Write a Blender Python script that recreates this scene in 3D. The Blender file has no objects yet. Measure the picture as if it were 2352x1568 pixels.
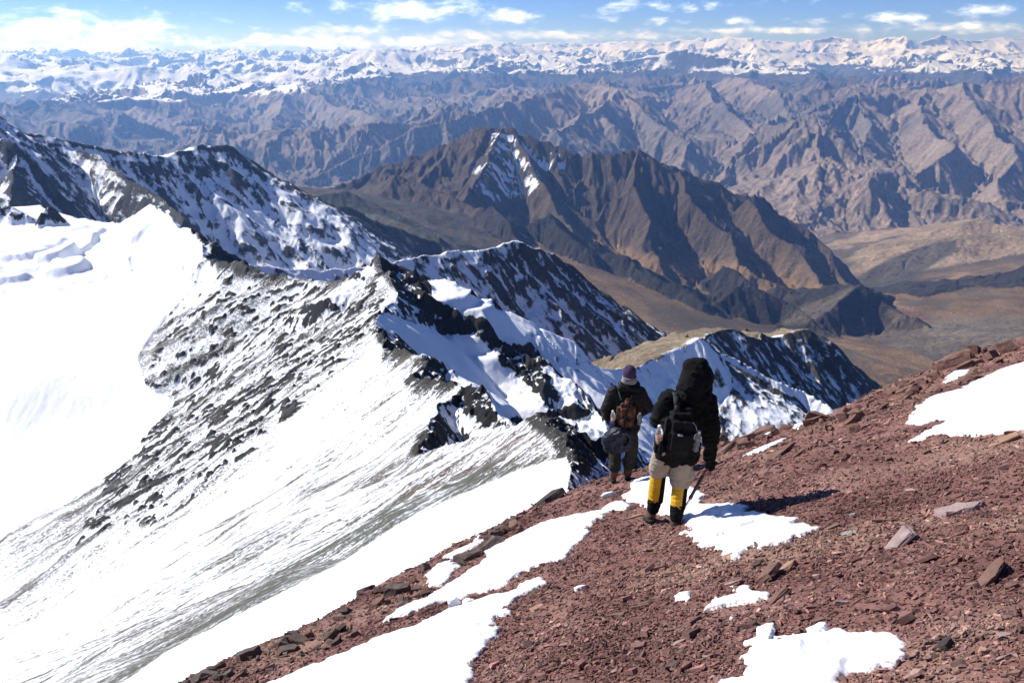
import bpy, bmesh, math, random
import numpy as np
from mathutils import Vector, Matrix, Euler
S = bpy.context.scene
C = S.collection
TERR_NA=1440; TERR_K=.89; SH_N=45000
R = math.radians

# ---------------------------------------------------------------- camera
PITCH = R(19.1)
FPX = 1957.0                       # focal length in pixels of a 2352 px wide picture
cam_d = bpy.data.cameras.new('camera')
cam = bpy.data.objects.new('camera', cam_d); C.objects.link(cam)
cam_d.sensor_width = 36.0
cam_d.lens = 36.0 * FPX / 2352.0
cam_d.clip_start = 0.05
cam_d.clip_end = 400000.0
cam.location = (0, 0, 0)
cam.rotation_euler = (R(90) - PITCH, 0, 0)
S.camera = cam

# ---------------------------------------------------------------- sun, sky, exposure
SUN_EL = R(40)
SUN_AZ = R(23.0)                   # how far ahead of «straight left» the sun stands
sun_dir = Vector((-math.cos(SUN_EL) * math.cos(SUN_AZ), math.cos(SUN_EL) * math.sin(SUN_AZ), math.sin(SUN_EL)))
sd = bpy.data.lights.new('sun', 'SUN'); sd.energy = 5.0; sd.angle = R(0.5); sd.color = (1.0, 0.975, 0.94)
so = bpy.data.objects.new('sun', sd); C.objects.link(so)
so.rotation_euler = sun_dir.to_track_quat('Z', 'Y').to_euler()
W = bpy.data.worlds.new('World'); S.world = W; W.use_nodes = True
S.view_settings.view_transform = 'Standard'
S.view_settings.look = 'None'
S.view_settings.exposure = 0.42
S.view_settings.gamma = 1.0
S.cycles.volume_bounces = 2

def world_nodes():
    nt = W.node_tree; nt.nodes.clear(); N = nt.nodes.new; L = nt.links.new
    out = N('ShaderNodeOutputWorld'); bg = N('ShaderNodeBackground')
    sky = N('ShaderNodeTexSky'); sky.sky_type = 'NISHITA'; sky.sun_disc = False
    sky.sun_elevation = SUN_EL
    sky.sun_rotation = math.atan2(sun_dir.x, sun_dir.y)
    sky.altitude = 5500; sky.air_density = 1.0; sky.dust_density = 0.35; sky.ozone_density = 2.5
    tc = N('ShaderNodeTexCoord'); sep = N('ShaderNodeSeparateXYZ'); L(tc.outputs['Generated'], sep.inputs[0])
    # clouds live on a high layer: direction divided by its height
    def M(op, a, b=None, c=None):
        n = N('ShaderNodeMath'); n.operation = op
        for i, v in enumerate((a, b, c)):
            if v is None: continue
            if isinstance(v, (int, float)): n.inputs[i].default_value = v
            else: L(v, n.inputs[i])
        return n.outputs[0]
    X, Y, Z = sep.outputs
    az = M('ARCTAN2', X, Y); hor = M('SQRT', M('ADD', M('MULTIPLY', X, X), M('MULTIPLY', Y, Y)))
    el = M('DIVIDE', Z, M('MAXIMUM', hor, .001))
    comb = N('ShaderNodeCombineXYZ'); L(M('MULTIPLY', az, 14.0), comb.inputs[0]); L(M('MULTIPLY', el, 32.0), comb.inputs[1])
    n1 = N('ShaderNodeTexNoise'); n1.inputs['Scale'].default_value = 1.6; n1.inputs['Detail'].default_value = 9; n1.inputs['Roughness'].default_value = .62
    n1.inputs['Distortion'].default_value = .25
    L(comb.outputs[0], n1.inputs['Vector'])
    comb2 = N('ShaderNodeCombineXYZ'); L(M('MULTIPLY', az, 40.0), comb2.inputs[0]); L(M('MULTIPLY', el, 120.0), comb2.inputs[1])
    n2 = N('ShaderNodeTexNoise'); n2.inputs['Scale'].default_value = 1.5; n2.inputs['Detail'].default_value = 8; n2.inputs['Roughness'].default_value = .6
    L(comb2.outputs[0], n2.inputs['Vector'])
    # cloud banks: (azimuth, elevation tangent, half width, half height, strength)
    banks = CLOUDS
    tot = None
    for (a, e, w, h, s) in banks:
        da = M('DIVIDE', M('SUBTRACT', az, a), w); de = M('DIVIDE', M('SUBTRACT', el, e), h)
        g = M('MULTIPLY', M('POWER', 2.718, M('MULTIPLY', M('ADD', M('MULTIPLY', da, da), M('MULTIPLY', de, de)), -1.0)), s)
        tot = g if tot is None else M('MAXIMUM', tot, g)
    nn = M('ADD', M('MULTIPLY', n1.outputs[0], .72), M('MULTIPLY', n2.outputs[0], .28))
    dens = M('ADD', M('MULTIPLY', M('SUBTRACT', nn, .5), 4.2), M('SUBTRACT', tot, .62))
    mr = N('ShaderNodeMapRange'); mr.interpolation_type = 'SMOOTHSTEP'
    L(dens, mr.inputs[0]); mr.inputs[1].default_value = -.3; mr.inputs[2].default_value = .65; mr.inputs[3].default_value = 0; mr.inputs[4].default_value = .93
    core = N('ShaderNodeMapRange'); L(dens, core.inputs[0]); core.inputs[1].default_value = .1; core.inputs[2].default_value = .9
    cc = N('ShaderNodeMix'); cc.data_type = 'RGBA'; L(core.outputs[0], cc.inputs[0])
    cc.inputs[6].default_value = (13.5, 16.2, 21, 1); cc.inputs[7].default_value = (20, 22.6, 27, 1)
    tnt = N('ShaderNodeMix'); tnt.data_type = 'RGBA'; tnt.blend_type = 'MULTIPLY'; tnt.inputs[0].default_value = 1; L(sky.outputs[0], tnt.inputs[6]); tnt.inputs[7].default_value = (.68, .88, 1.42, 1)
    mx = N('ShaderNodeMix'); mx.data_type = 'RGBA'; L(mr.outputs[0], mx.inputs[0]); L(tnt.outputs[2], mx.inputs[6]); L(cc.outputs[2], mx.inputs[7])
    L(mx.outputs[2], bg.inputs['Color']); bg.inputs['Strength'].default_value = SKY_STRENGTH
    L(bg.outputs[0], out.inputs['Surface'])

SKY_STRENGTH = 0.072
def _c(px, py, w, h, s):           # a bank seen in that direction
    xc = (px - 1176) / FPX; yc = (784 - py) / FPX
    f = math.cos(PITCH) + yc * math.sin(PITCH); z = -math.sin(PITCH) + yc * math.cos(PITCH)
    return (math.atan2(xc, f), z / math.hypot(f, xc), w / FPX, h / FPX, s)
CLOUDS = [_c(170, 78, 260, 42, 1.15), _c(60, 118, 420, 34, 1.1), _c(330, 66, 90, 22, 1.0), _c(960, 22, 190, 26, 1.0), _c(1170, 38, 120, 18, 1.0), _c(800, 70, 200, 14, .8),
          _c(760, 98, 420, 22, 1.05), _c(680, 8, 40, 12, .8), _c(1430, 20, 50, 26, .8), _c(1590, 12, 95, 14, .8), _c(1540, 48, 70, 10, .75),
          _c(1690, 52, 45, 11, .75), _c(1880, 48, 70, 15, .75), _c(2060, 44, 60, 11, .85), _c(2270, 20, 60, 14, .7), _c(1250, 82, 400, 14, .95),
          _c(2260, 66, 260, 14, .9), _c(1800, 70, 300, 10, .8), _c(-500, 60, 300, 40, .8), _c(2900, 40, 250, 20, .8)]
world_nodes()

# ---------------------------------------------------------------- shared helpers
def tag(o, label=None, cat=None, group=None, kind=None):
    if label: o['label'] = label
    if cat: o['category'] = cat
    if group: o['group'] = group
    if kind: o['kind'] = kind
    return o
def ray(px, py):
    xc = (px - 1176) / FPX; yc = (784 - py) / FPX
    f = math.cos(PITCH) + yc * math.sin(PITCH); z = -math.sin(PITCH) + yc * math.cos(PITCH)
    return xc / f, z / f
def at(px, py, d):                 # the point of the place seen at that pixel, d metres ahead
    a, b = ray(px, py); return (a * d, d, b * d)
def np_mesh(name, v, faces4, mat=None, smooth=True, attrs=None, normals=None, faces3=None):
    me = bpy.data.meshes.new(name)
    v = np.ascontiguousarray(v, dtype=np.float32)
    f4 = np.asarray(faces4, dtype=np.int32).reshape(-1, 4) if faces4 is not None else np.zeros((0, 4), np.int32)
    f3 = np.asarray(faces3, dtype=np.int32).reshape(-1, 3) if faces3 is not None else np.zeros((0, 3), np.int32)
    me.vertices.add(len(v)); me.vertices.foreach_set('co', v.ravel())
    idx = np.concatenate([f4.ravel(), f3.ravel()])
    starts = np.concatenate([np.arange(len(f4)) * 4, len(f4) * 4 + np.arange(len(f3)) * 3]).astype(np.int32)
    me.loops.add(len(idx)); me.loops.foreach_set('vertex_index', idx)
    me.polygons.add(len(starts)); me.polygons.foreach_set('loop_start', starts)
    me.polygons.foreach_set('use_smooth', np.full(len(starts), smooth, dtype=bool))
    if attrs:
        for k, a in attrs.items():
            a = np.asarray(a, dtype=np.float32)
            if a.ndim == 1:
                at_ = me.attributes.new(k, 'FLOAT', 'POINT'); at_.data.foreach_set('value', a)
            else:
                at_ = me.attributes.new(k, 'FLOAT_COLOR', 'POINT')
                at_.data.foreach_set('color', np.concatenate([a, np.ones((len(a), 1), np.float32)], 1).ravel())
    me.update(calc_edges=True)
    if mat: me.materials.append(mat)
    o = bpy.data.objects.new(name, me); C.objects.link(o)
    if normals is not None: me.normals_split_custom_set_from_vertices(normals.astype(np.float32))
    return o
# ---- noise
_rng = np.random.default_rng(7)
_perm = _rng.permutation(4096).astype(np.int32)
_ga = _rng.random(4096).astype(np.float32) * 2 * np.pi
_gx, _gy = np.cos(_ga), np.sin(_ga)
_r1 = _rng.random(4096).astype(np.float32); _r2 = _rng.random(4096).astype(np.float32)
def _h(ix, iy, s): return _perm[(_perm[(ix + s * 131) & 4095] + iy) & 4095]
def gn(x, y, s=0):                 # gradient noise, about -1..1
    xf = np.floor(x); yf = np.floor(y); ix = xf.astype(np.int32); iy = yf.astype(np.int32)
    fx = (x - xf).astype(np.float32); fy = (y - yf).astype(np.float32)
    u = fx * fx * fx * (fx * (fx * 6 - 15) + 10); v = fy * fy * fy * (fy * (fy * 6 - 15) + 10)
    def g(a, b, dx, dy):
        h = _h(ix + a, iy + b, s); return _gx[h] * dx + _gy[h] * dy
    n0 = g(0, 0, fx, fy); n1 = g(1, 0, fx - 1, fy); n2 = g(0, 1, fx, fy - 1); n3 = g(1, 1, fx - 1, fy - 1)
    return (n0 + (n1 - n0) * u + (n2 - n0) * v + (n0 - n1 - n2 + n3) * u * v) * 1.5
def fbm(x, y, octs=5, s=0, g=.5):
    a = 1.0; t = 0; r = 0
    for i in range(octs):
        r = r + a * gn(x, y, s + i); t += a; a *= g; x = x * 2.03 + 11.3; y = y * 2.03 - 7.7
    return r / t
def sstep(a, b, x):
    t = np.clip((x - a) / (b - a), 0, 1); return t * t * (3 - 2 * t)
# ================================================================ the mountains
class Mass:
    def __init__(s, zone, pts, curve=0.0, brk=None, brkR=None):
        s.zone = zone; s.curve = curve; s.brk = brk; s.brkR = brkR
        s.P = np.array([at(p[0], p[1], p[2]) for p in pts]); s.sL = np.array([p[3] for p in pts]); s.sR = np.array([p[4] for p in pts])
    def eval(s, x, y):
        best = np.full(x.shape, -1e9, np.float32); side = np.zeros(x.shape, np.float32); dd = np.zeros(x.shape, np.float32)
        for i in range(len(s.P) - 1):
            a, b = s.P[i], s.P[i + 1]; ex, ey = b[0] - a[0], b[1] - a[1]; L2 = ex * ex + ey * ey + 1e-9; L = math.sqrt(L2)
            px = x - a[0]; py = y - a[1]
            t = np.clip((px * ex + py * ey) / L2, 0, 1)
            qx = px - t * ex; qy = py - t * ey
            d = np.sqrt(qx * qx + qy * qy) + 1e-4
            cr = (ex * qy - ey * qx) / (L * d)
            w = sstep(-.8, .8, cr)
            sl = (s.sR[i] + (s.sR[i + 1] - s.sR[i]) * t) * (1 - w) + (s.sL[i] + (s.sL[i + 1] - s.sL[i]) * t) * w
            h = a[2] + (b[2] - a[2]) * t - sl * d * (1.0 - s.curve * sstep(0, 1, d / (abs(a[2]) * 1.5 + 50)))
            if s.brk: h = h - np.maximum(d - s.brk, 0) * 1.1 * w
            if s.brkR: h = h - np.maximum(d - s.brkR, 0) * 1.1 * (1 - w)
            m = h > best
            best = np.where(m, h, best); side = np.where(m, cr, side); dd = np.where(m, d, dd)
        return best, side, dd
def tps_fit(P):
    P = np.asarray(P, float); n = len(P); sc = np.abs(P[:, :2]).max()
    X = P[:, :2] / sc; d = np.hypot(X[:, None, 0] - X[None, :, 0], X[:, None, 1] - X[None, :, 1])
    K = np.where(d > 0, d * d * np.log(d + 1e-12), 0) + np.eye(n) * 1e-4
    A = np.zeros((n + 3, n + 3)); A[:n, :n] = K; A[:n, n] = 1; A[:n, n + 1:] = X; A[n, :n] = 1; A[n + 1:, :n] = X.T
    w = np.linalg.solve(A, np.concatenate([P[:, 2], [0, 0, 0]]))
    def f(x, y):
        x = x / sc; y = y / sc; r = w[n] + w[n + 1] * x + w[n + 2] * y
        for i in range(n):
            d2 = (x - X[i, 0]) ** 2 + (y - X[i, 1]) ** 2
            r = r + w[i] * .5 * d2 * np.log(d2 + 1e-14)
        return r
    return f

Z_M, Z_GL, Z_R2, Z_R3, Z_R4, Z_GR, Z_R5, Z_VAL, Z_KN, Z_HILL, Z_BAD, Z_SNOW = range(12)
NEAR = [
 Mass(Z_M, [(1380,1700,4,.66,.9),(1330,1290,9.0,.66,.9),(1302,1125,15,.66,1.0),(1308,1020,26,.66,1.1),(1250,960,42,.66,.8),(1190,966,54,.65,.8),(1055,1015,74,.64,.9),
            (955,1042,95,.66,1.1),(1000,948,118,.66,1.2),(1048,900,135,.66,1.0),(945,862,165,.68,1.0),(1000,828,180,.68,1.0),(905,800,220,.64,.9),(850,762,285,.62,.75),(893,690,350,.62,1.0),
            (872,598,420,.64,1.3),(800,640,440,.61,1.2),(700,650,455,.60,1.1),(600,640,470,.60,1.1),(545,605,500,.60,1.0),(480,592,520,.64,1.0),(462,545,560,.66,1.0),(420,515,610,.66,1.0),(340,468,660,.66,1.0)]),
 # rock ribs on the shaded side of the main ridge
 Mass(Z_M, [(872,600,420,1.2,.3),(920,624,422,1.3,.12),(985,645,424,1.3,.12),(1012,698,420,1.2,.12),(1060,733,415,1.3,.12),(1100,738,410,1.3,.12),(1125,775,404,1.2,.12),(1215,835,385,1.2,.15),(1255,828,380,1.2,.15),(1290,862,372,1.2,.15),(1340,905,355,1.1,.2),(1390,1000,320,1.0,.3),(1420,1100,285,1,.6)], brkR=42),
 Mass(Z_M, [(1048,900,137,1.0,.2),(1105,892,137,1.3,.2),(1145,945,120,1.3,.6),(1180,985,110,1.0,.6)], brkR=5),
 Mass(Z_M, [(1010,828,182,1.0,.2),(1045,850,182,1.3,.2),(1090,900,168,1.0,.6)], brkR=8),
 Mass(Z_M, [(1250,960,42,.9,.3),(1300,965,42.5,1.2,.3),(1365,985,43,1.2,.6),(1400,1080,40,1.2,.8)], brkR=2),
 # couloir bounding rib, farther side
 Mass(Z_M, [(985,650,440,.4,.6),(1100,700,450,.4,.6),(1200,750,455,.4,.7),(1255,792,450,.7,1.3)], brk=30),
 Mass(Z_R2, [(1335,828,480,.5,.75),(1375,840,520,.45,.78),(1450,843,560,.32,.82),(1500,825,590,.28,.85),(1595,774,620,.28,.85),(1690,815,655,.6,.82),(1775,868,655,.8,.8),(1840,890,660,.9,.8),(1900,915,650,.9,.8)], brk=60),
 Mass(Z_R2, [(1595,776,640,.25,.5),(1620,775,700,.25,.7),(1665,752,760,.25,.9),(1750,778,800,.3,.9),(1760,760,810,.3,.9),(1800,775,840,.3,.9),(1865,757,860,.3,.95),(1900,790,900,.8,.95),(1950,830,920,.9,.95),(2030,885,930,.9,.9),(2060,960,900,.9,.9)], brk=50),
 Mass(Z_R3, [(580,606,760,.5,0.84),(660,612,800,.5,0.79),(740,616,850,.5,0.79),(800,612,880,.5,0.79),(860,604,900,.5,0.79),(930,593,940,.45,0.82),(1040,575,1000,.45,0.84),(1100,574,1030,.45,0.86),(1190,555,1080,.35,0.89),(1260,582,1120,.9,.8),(1340,640,1170,1.0,.82),(1420,720,1200,1.0,.85),(1500,795,1210,1.0,.85),(1560,850,1200,1.0,.85)]),
 Mass(Z_R4, [(-160,180,1300,.6,.8),(0,257,1400,.6,.9),(60,300,1450,.6,.9),(150,320,1500,.6,.88),(260,342,1600,.6,.86),(370,357,1700,.5,.84),(430,345,1760,.3,.7),(465,331,1800,.3,.7),(535,341,1850,.6,.68),(600,382,1900,.8,.68),(700,430,2000,.8,.68),(800,482,2100,.8,.68),(900,522,2180,.8,.68),(1000,558,2230,.8,.7),(1080,590,2200,.8,.7)]),
 Mass(Z_R4, [(0,257,1400,.9,.9),(15,330,1300,1.1,1.1),(30,420,1150,1.1,1.1)]),
 Mass(Z_R4, [(180,340,1480,1.0,.9),(330,430,1340,1.3,1.0),(430,500,1190,1.3,1.0)]),
 Mass(Z_GR, [(700,452,2700,.5,.6),(735,448,2750,.5,.6),(800,438,2800,.5,.6),(880,478,2800,.6,.6),(980,520,2750,.7,.6),(1060,572,2650,.7,.6),(1130,620,2500,.7,.6)]),
 Mass(Z_GR, [(800,440,2800,.5,.5),(790,470,2850,.5,.5),(905,500,2600,.7,.8),(1000,545,2500,.7,.8)]),
 Mass(Z_R5, [(780,440,4300,.6,.5),(915,404,4000,.5,.62),(990,440,3900,.6,.7),(1100,480,3750,.7,.7),(1200,540,3600,.7,.7),(1250,600,3400,.7,.7)]),
 Mass(Z_R5, [(640,470,4400,.6,.45),(760,428,4600,.6,.45),(850,387,4750,.6,.42),(960,350,4900,.6,.4),(1050,312,5000,.7,.45),(1100,294,5050,.7,.6),(1150,292,5050,.7,.7),(1180,300,5050,.7,.75),(1240,322,5050,.7,.75),(1320,358,5000,.7,.75),(1345,345,5000,.7,.75),(1380,352,5000,.7,.7),(1470,345,5050,.7,.66),(1520,365,5150,.8,.7),(1570,392,5200,.8,.72),(1640,420,5250,.8,.75),(1700,442,5250,.8,.95),(1760,455,5250,.8,.95),(1800,490,5250,.8,.95),(1860,530,5200,.9,.95),(1910,580,5100,.9,.95),(1945,640,4950,.9,.95),(1975,665,4700,.9,.7)]),
 # spurs of the central mountain
 Mass(Z_R5, [(1150,292,5050,.8,.8),(1120,360,4700,.9,.9),(1085,440,4300,.8,.8),(1075,425,4250,.8,.8),(1040,470,4000,.7,.7)]),
 Mass(Z_R5, [(1180,300,5050,1,1),(1230,400,4650,1,.9),(1290,480,4300,.9,.8),(1330,560,4000,.8,.7)]),
 Mass(Z_R5, [(1470,345,5050,.8,.8),(1440,430,4650,.75,.8),(1490,500,4380,.75,.8),(1470,560,4150,.7,.7),(1520,600,3950,.6,.6)]),
 Mass(Z_R5, [(1560,388,5000,.9,.9),(1590,470,4620,.8,.9),(1680,540,4350,.75,.9),(1700,600,4150,.7,.9),(1770,645,4000,.6,.7)]),
 Mass(Z_R5, [(1720,450,5000,.9,.9),(1760,520,4700,.8,1.0),(1850,590,4450,.8,.9),(1880,640,4200,.7,.9)]),
 # knolls and small ribs of the valley
 Mass(Z_KN, [(1615,735,3250,.5,.6),(1650,700,3300,.5,.7),(1690,660,3380,.4,.8),(1725,665,3400,.5,.8),(1790,695,3350,.6,.7),(1850,740,3200,.5,.5)]),
 Mass(Z_KN, [(1870,735,3350,.4,.8),(1900,710,3450,.3,.9),(1950,670,3600,.25,.9),(1985,655,3650,.3,.9),(2030,690,3600,.5,.8),(2085,725,3500,.5,.6),(2200,780,3300,.4,.4)]),
 Mass(Z_KN, [(1215,510,3700,.6,.7),(1255,492,3700,.6,.8),(1285,530,3600,.7,.8),(1340,560,3500,.6,.7)]),
 Mass(Z_KN, [(1130,475,3600,.7,.7),(1160,500,3500,.8,.8),(1210,555,3350,.7,.7)]),
 Mass(Z_KN, [(1400,580,3500,.6,.7),(1440,585,3500,.6,.8),(1500,630,3400,.6,.8),(1560,650,3350,.6,.8),(1620,695,3200,.6,.7)]),
 Mass(Z_KN, [(1660,610,3950,.7,.7),(1700,628,3880,.7,.7),(1730,650,3800,.7,.7)]),
 Mass(Z_KN, [(1790,662,3800,.7,.7),(1830,668,3780,.7,.7),(1860,690,3700,.7,.7)]),
]
HILLS = [
 Mass(Z_HILL, [(1935,555,7200,.3,.4),(2030,535,7000,.3,.3),(2120,520,6800,.3,.28),(2230,502,6500,.3,.3),(2290,515,6400,.3,.3),(2450,530,6200,.3,.3)]),
 Mass(Z_HILL, [(1960,620,5600,.3,.35),(2060,590,5600,.3,.3),(2150,555,5700,.3,.3),(2200,540,5700,.3,.35),(2352,545,5600,.3,.3),(2600,560,5400,.3,.3)]),
 Mass(Z_KN, [(2060,715,4000,.4,.35),(2130,670,4300,.4,.35),(2200,640,4500,.4,.38),(2290,625,4500,.4,.4),(2352,622,4450,.4,.4),(2600,600,4300,.4,.4)]),
 Mass(Z_HILL, [(2180,800,3000,.3,.3),(2240,780,3000,.3,.3),(2352,765,2900,.3,.3),(2600,740,2800,.3,.3)]),
]
FAR = [
 Mass(Z_BAD, [(300,330,15000,.4,.4),(420,262,15500,.4,.4),(520,228,16500,.4,.4),(600,205,16500,.4,.45),(690,190,16000,.4,.5),(760,235,15000,.5,.5),(850,265,13500,.5,.5),(950,320,12000,.5,.5)]),
 Mass(Z_BAD, [(690,190,16000,.6,.6),(650,240,14500,.6,.6),(620,285,12500,.6,.6),(680,350,10800,.6,.6),(730,400,9800,.6,.6)]),
 Mass(Z_BAD, [(520,228,16500,.6,.6),(440,290,13500,.6,.6),(380,340,11800,.5,.5)]),
 Mass(Z_BAD, [(0,230,15000,.5,.5),(120,250,14500,.5,.5),(240,260,14000,.5,.5),(330,300,12500,.5,.5)]),
 Mass(Z_BAD, [(690,410,8800,.6,.8),(780,378,9200,.6,.8),(860,335,9500,.6,.8),(960,285,9900,.6,.8),(1060,262,10300,.6,.8),(1145,240,10800,.6,.7),(1250,215,12000,.5,.5),(1330,190,13500,.5,.5)]),
 Mass(Z_BAD, [(1330,190,13500,.5,.5),(1425,200,12500,.6,.8),(1480,260,11300,.6,.7),(1580,320,10300,.6,.7),(1560,380,9600,.6,.7)]),
 Mass(Z_BAD, [(1425,200,12500,.6,.8),(1360,250,11000,.6,.6),(1290,300,9800,.6,.6)]),
 Mass(Z_BAD, [(1600,190,15000,.5,.5),(1660,240,13000,.6,.7),(1720,300,11200,.6,.8),(1680,370,9800,.6,.9),(1640,430,9000,.6,.8)]),
 Mass(Z_BAD, [(1700,170,16500,.5,.5),(1800,215,14000,.5,.5),(1900,190,13500,.5,.5),(2000,200,13500,.5,.5),(2120,200,13000,.5,.5),(2220,190,12500,.5,.5),(2352,175,12500,.5,.5),(2600,150,12500,.5,.5)]),
 Mass(Z_BAD, [(1800,215,14000,.6,.6),(1830,290,11500,.6,.9),(1780,370,9800,.7,1.0),(1860,430,9000,.7,1.0),(1900,510,8300,.7,.9)]),
 Mass(Z_BAD, [(1960,195,13500,.6,.6),(2000,280,11300,.6,.9),(1970,360,9800,.7,1.0),(2010,430,9000,.7,1.0),(2060,510,8300,.7,.9)]),
 Mass(Z_BAD, [(2120,200,13000,.6,.6),(2130,280,11000,.6,.9),(2180,330,9900,.7,1.0),(2120,400,9000,.7,1.0),(2140,470,8400,.7,.9)]),
 Mass(Z_BAD, [(2220,190,12500,.6,.6),(2260,270,10800,.6,.9),(2330,350,9600,.7,1.0),(2290,430,8800,.7,1.0),(2352,520,8000,.7,.9)]),
 Mass(Z_SNOW, [(1080,190,21000,.5,.5),(1130,165,22500,.5,.5),(1240,165,23000,.5,.5),(1340,150,23500,.5,.6),(1460,135,24000,.4,.7),(1560,112,24000,.4,.8),(1620,125,23500,.4,.8),(1700,140,23500,.4,.8),(1760,165,23000,.5,.6)]),
 Mass(Z_SNOW, [(640,165,30000,.5,.5),(720,150,29000,.5,.5),(800,115,29000,.5,.5),(860,108,29000,.5,.5),(920,110,29500,.5,.5),(1000,118,30000,.5,.5),(1060,115,30000,.5,.5),(1130,105,31000,.5,.5),(1260,112,33000,.5,.5)]),
 Mass(Z_SNOW, [(-400,150,24000,.5,.5),(-100,140,24000,.5,.5),(30,122,24000,.5,.5),(90,145,24000,.5,.5),(160,160,22500,.5,.5),(330,150,23000,.5,.5),(480,165,23000,.4,.4),(600,165,23000,.4,.4),(700,175,22500,.4,.4)]),
 Mass(Z_SNOW, [(-500,140,50000,.5,.5),(120,136,46000,.5,.5),(250,133,46000,.5,.5),(400,134,46000,.5,.5),(600,124,46000,.5,.5),(780,118,45000,.5,.5),(950,108,45000,.5,.5),(1100,102,44000,.5,.5),(1300,97,44000,.5,.5),(1500,95,43000,.5,.5),(1620,88,43000,.5,.5),(1720,86,42000,.5,.5),(1830,98,42000,.5,.5),(1910,80,42000,.5,.5),(2000,98,41000,.5,.5),(2080,76,40000,.5,.6),(2120,92,40000,.5,.5),(2160,80,40000,.5,.6),(2220,88,41000,.5,.5),(2352,86,42000,.5,.5),(2800,86,42000,.5,.5)]),
 Mass(Z_SNOW, [(1700,125,33000,.5,.5),(1740,112,33000,.5,.5),(1860,120,33000,.5,.5),(1960,120,34000,.5,.5),(2060,110,34000,.5,.5),(2150,112,33000,.5,.5),(2250,125,32000,.5,.5),(2352,118,32000,.5,.5),(2700,118,32000,.5,.5)]),
]
_pr = random.Random(3)
for _ in range(46):
    d_ = _pr.choice([17500, 19500, 22000, 26000, 30000, 34000, 38000]) * _pr.uniform(.93, 1.07); x_ = _pr.uniform(-250, 2600)
    y_ = np.interp(d_, [17000, 20000, 26000, 33000, 40000], [206, 182, 150, 124, 108]) + _pr.uniform(-12, 12) + np.interp(x_, [0, 600, 2352], [14, 10, 0])
    w_ = _pr.uniform(28, 80) * 22000 / d_; ps_ = [(x_ - w_, y_ + _pr.uniform(10, 22), d_ * _pr.uniform(.97, 1.06), .5, .6)]
    ps_ += [(x_, y_, d_, .55, .65), (x_ + w_ * _pr.uniform(.3, .6), y_ + _pr.uniform(4, 10), d_ * _pr.uniform(.97, 1.0), .55, .65), (x_ + w_ * 1.2, y_ + _pr.uniform(14, 30), d_ * _pr.uniform(.9, .98), .5, .6)]
    FAR.append(Mass(Z_SNOW, ps_))
def _pts(L): return [at(*p) for p in L]
gl_f = tps_fit(_pts([(0,440,900),(-300,430,1000),(120,448,900),(250,478,860),(340,478,690),(0,520,760),(150,560,690),(230,545,690),(300,510,670),(330,560,620),(0,620,610),(150,650,560),(300,650,560),
    (0,750,500),(200,800,460),(360,720,480),(0,900,400),(200,950,390),(0,1100,350),(250,1050,350),(0,1250,320),(-300,1300,330),(-300,900,420),(-400,650,600),(440,600,530)]) + [(-250,120,-215),(-100,150,-180),(-400,100,-240),(-50,60,-150),(-110,400,-178),(-130,460,-166),(-90,330,-182),(-100,230,-190)])
val_f = tps_fit(_pts([(1300,570,3700),(1250,540,3900),(1500,650,3500),(1700,735,3250),(1900,770,3300),(1900,700,4200),(1970,690,4100),(2100,860,2600),(2200,800,3200),(2260,800,3300),(2100,740,3800),
    (2352,740,3600),(2180,640,5000),(2000,650,5400),(1945,600,6000),(700,430,3600),(2352,600,5200),(2030,880,2000),(1050,560,3200)])
    + [(-300,1150,-420),(0,1800,-800),(700,1300,-800),(120,320,-270),(250,450,-340),(-600,2600,-700),(200,100,-200),(400,700,-500),(-1500,2500,-500),(1400,1500,-1000),(60,60,-120),(1500,600,-700),(-1500,1300,-420),(300,900,-650),(100,600,-420),(500,500,-520),(600,1000,-820),(900,900,-950),(0,1000,-580),(-100,1400,-640),(-250,900,-430),(300,300,-380),(800,300,-650),(300,1900,-880),(1300,2200,-1080),(-1000,5600,-1400),(0,6000,-1550),(-2600,5000,-1350),(1500,6200,-1700),(-1200,7000,-1600),(-3500,7000,-1600),(-60,300,-260),(-200,300,-300),(-400,200,-330)])
far_f = tps_fit(_pts([(x, 555 if x > 1700 else 470, 7800) for x in (0, 600, 1200, 1930, 2500, -500, 2900)] + [(x, 440, 9000) for x in (0, 600, 1200, 1800, 2352)]
    + [(x, 345, 11500) for x in (0, 600, 1200, 1800, 2352, -500, 2900)] + [(x, 275, 15000) for x in (0, 600, 1200, 1800, 2352, -500, 2900)] + [(x, 222, 20000) for x in (0, 600, 1200, 1800, 2352)]
    + [(x, 185, 26000) for x in (0, 600, 1200, 1800, 2352, -500, 2900)] + [(x, 152, 35000) for x in (0, 600, 1200, 1800, 2352)] + [(x, 138, 50000) for x in (-500, 0, 600, 1200, 1800, 2352, 2900)] + [(x, 138, 75000) for x in (-500, 1200, 2900)]))

def smax(a, b, k):
    d = np.abs(a - b); m = np.maximum(k - d, 0) / np.maximum(k, 1e-6); return np.maximum(a, b) + m * m * k * .25
NA = TERR_NA
az = np.linspace(R(-52), R(43), NA)
rs = [6.5]
while rs[-1] < 54000:
    r = rs[-1]
    k = .0034 if r < 60 else (.0030 if r < 1600 else (.0034 if r < 6000 else .0030))
    rs.append(r * (1 + k * TERR_K))
rs = np.array(rs); NR = len(rs)
RR, AA = np.meshgrid(rs, az, indexing='ij')
RR = RR.astype(np.float32); AA = AA.astype(np.float32)
X = RR * np.sin(AA); Y = RR * np.cos(AA)
def grad(H):
    hr = np.gradient(H, rs, axis=0); ha = np.gradient(H, az, axis=1) / RR
    s, c = np.sin(AA), np.cos(AA)
    return hr * s + ha * c, hr * c - ha * s
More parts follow.
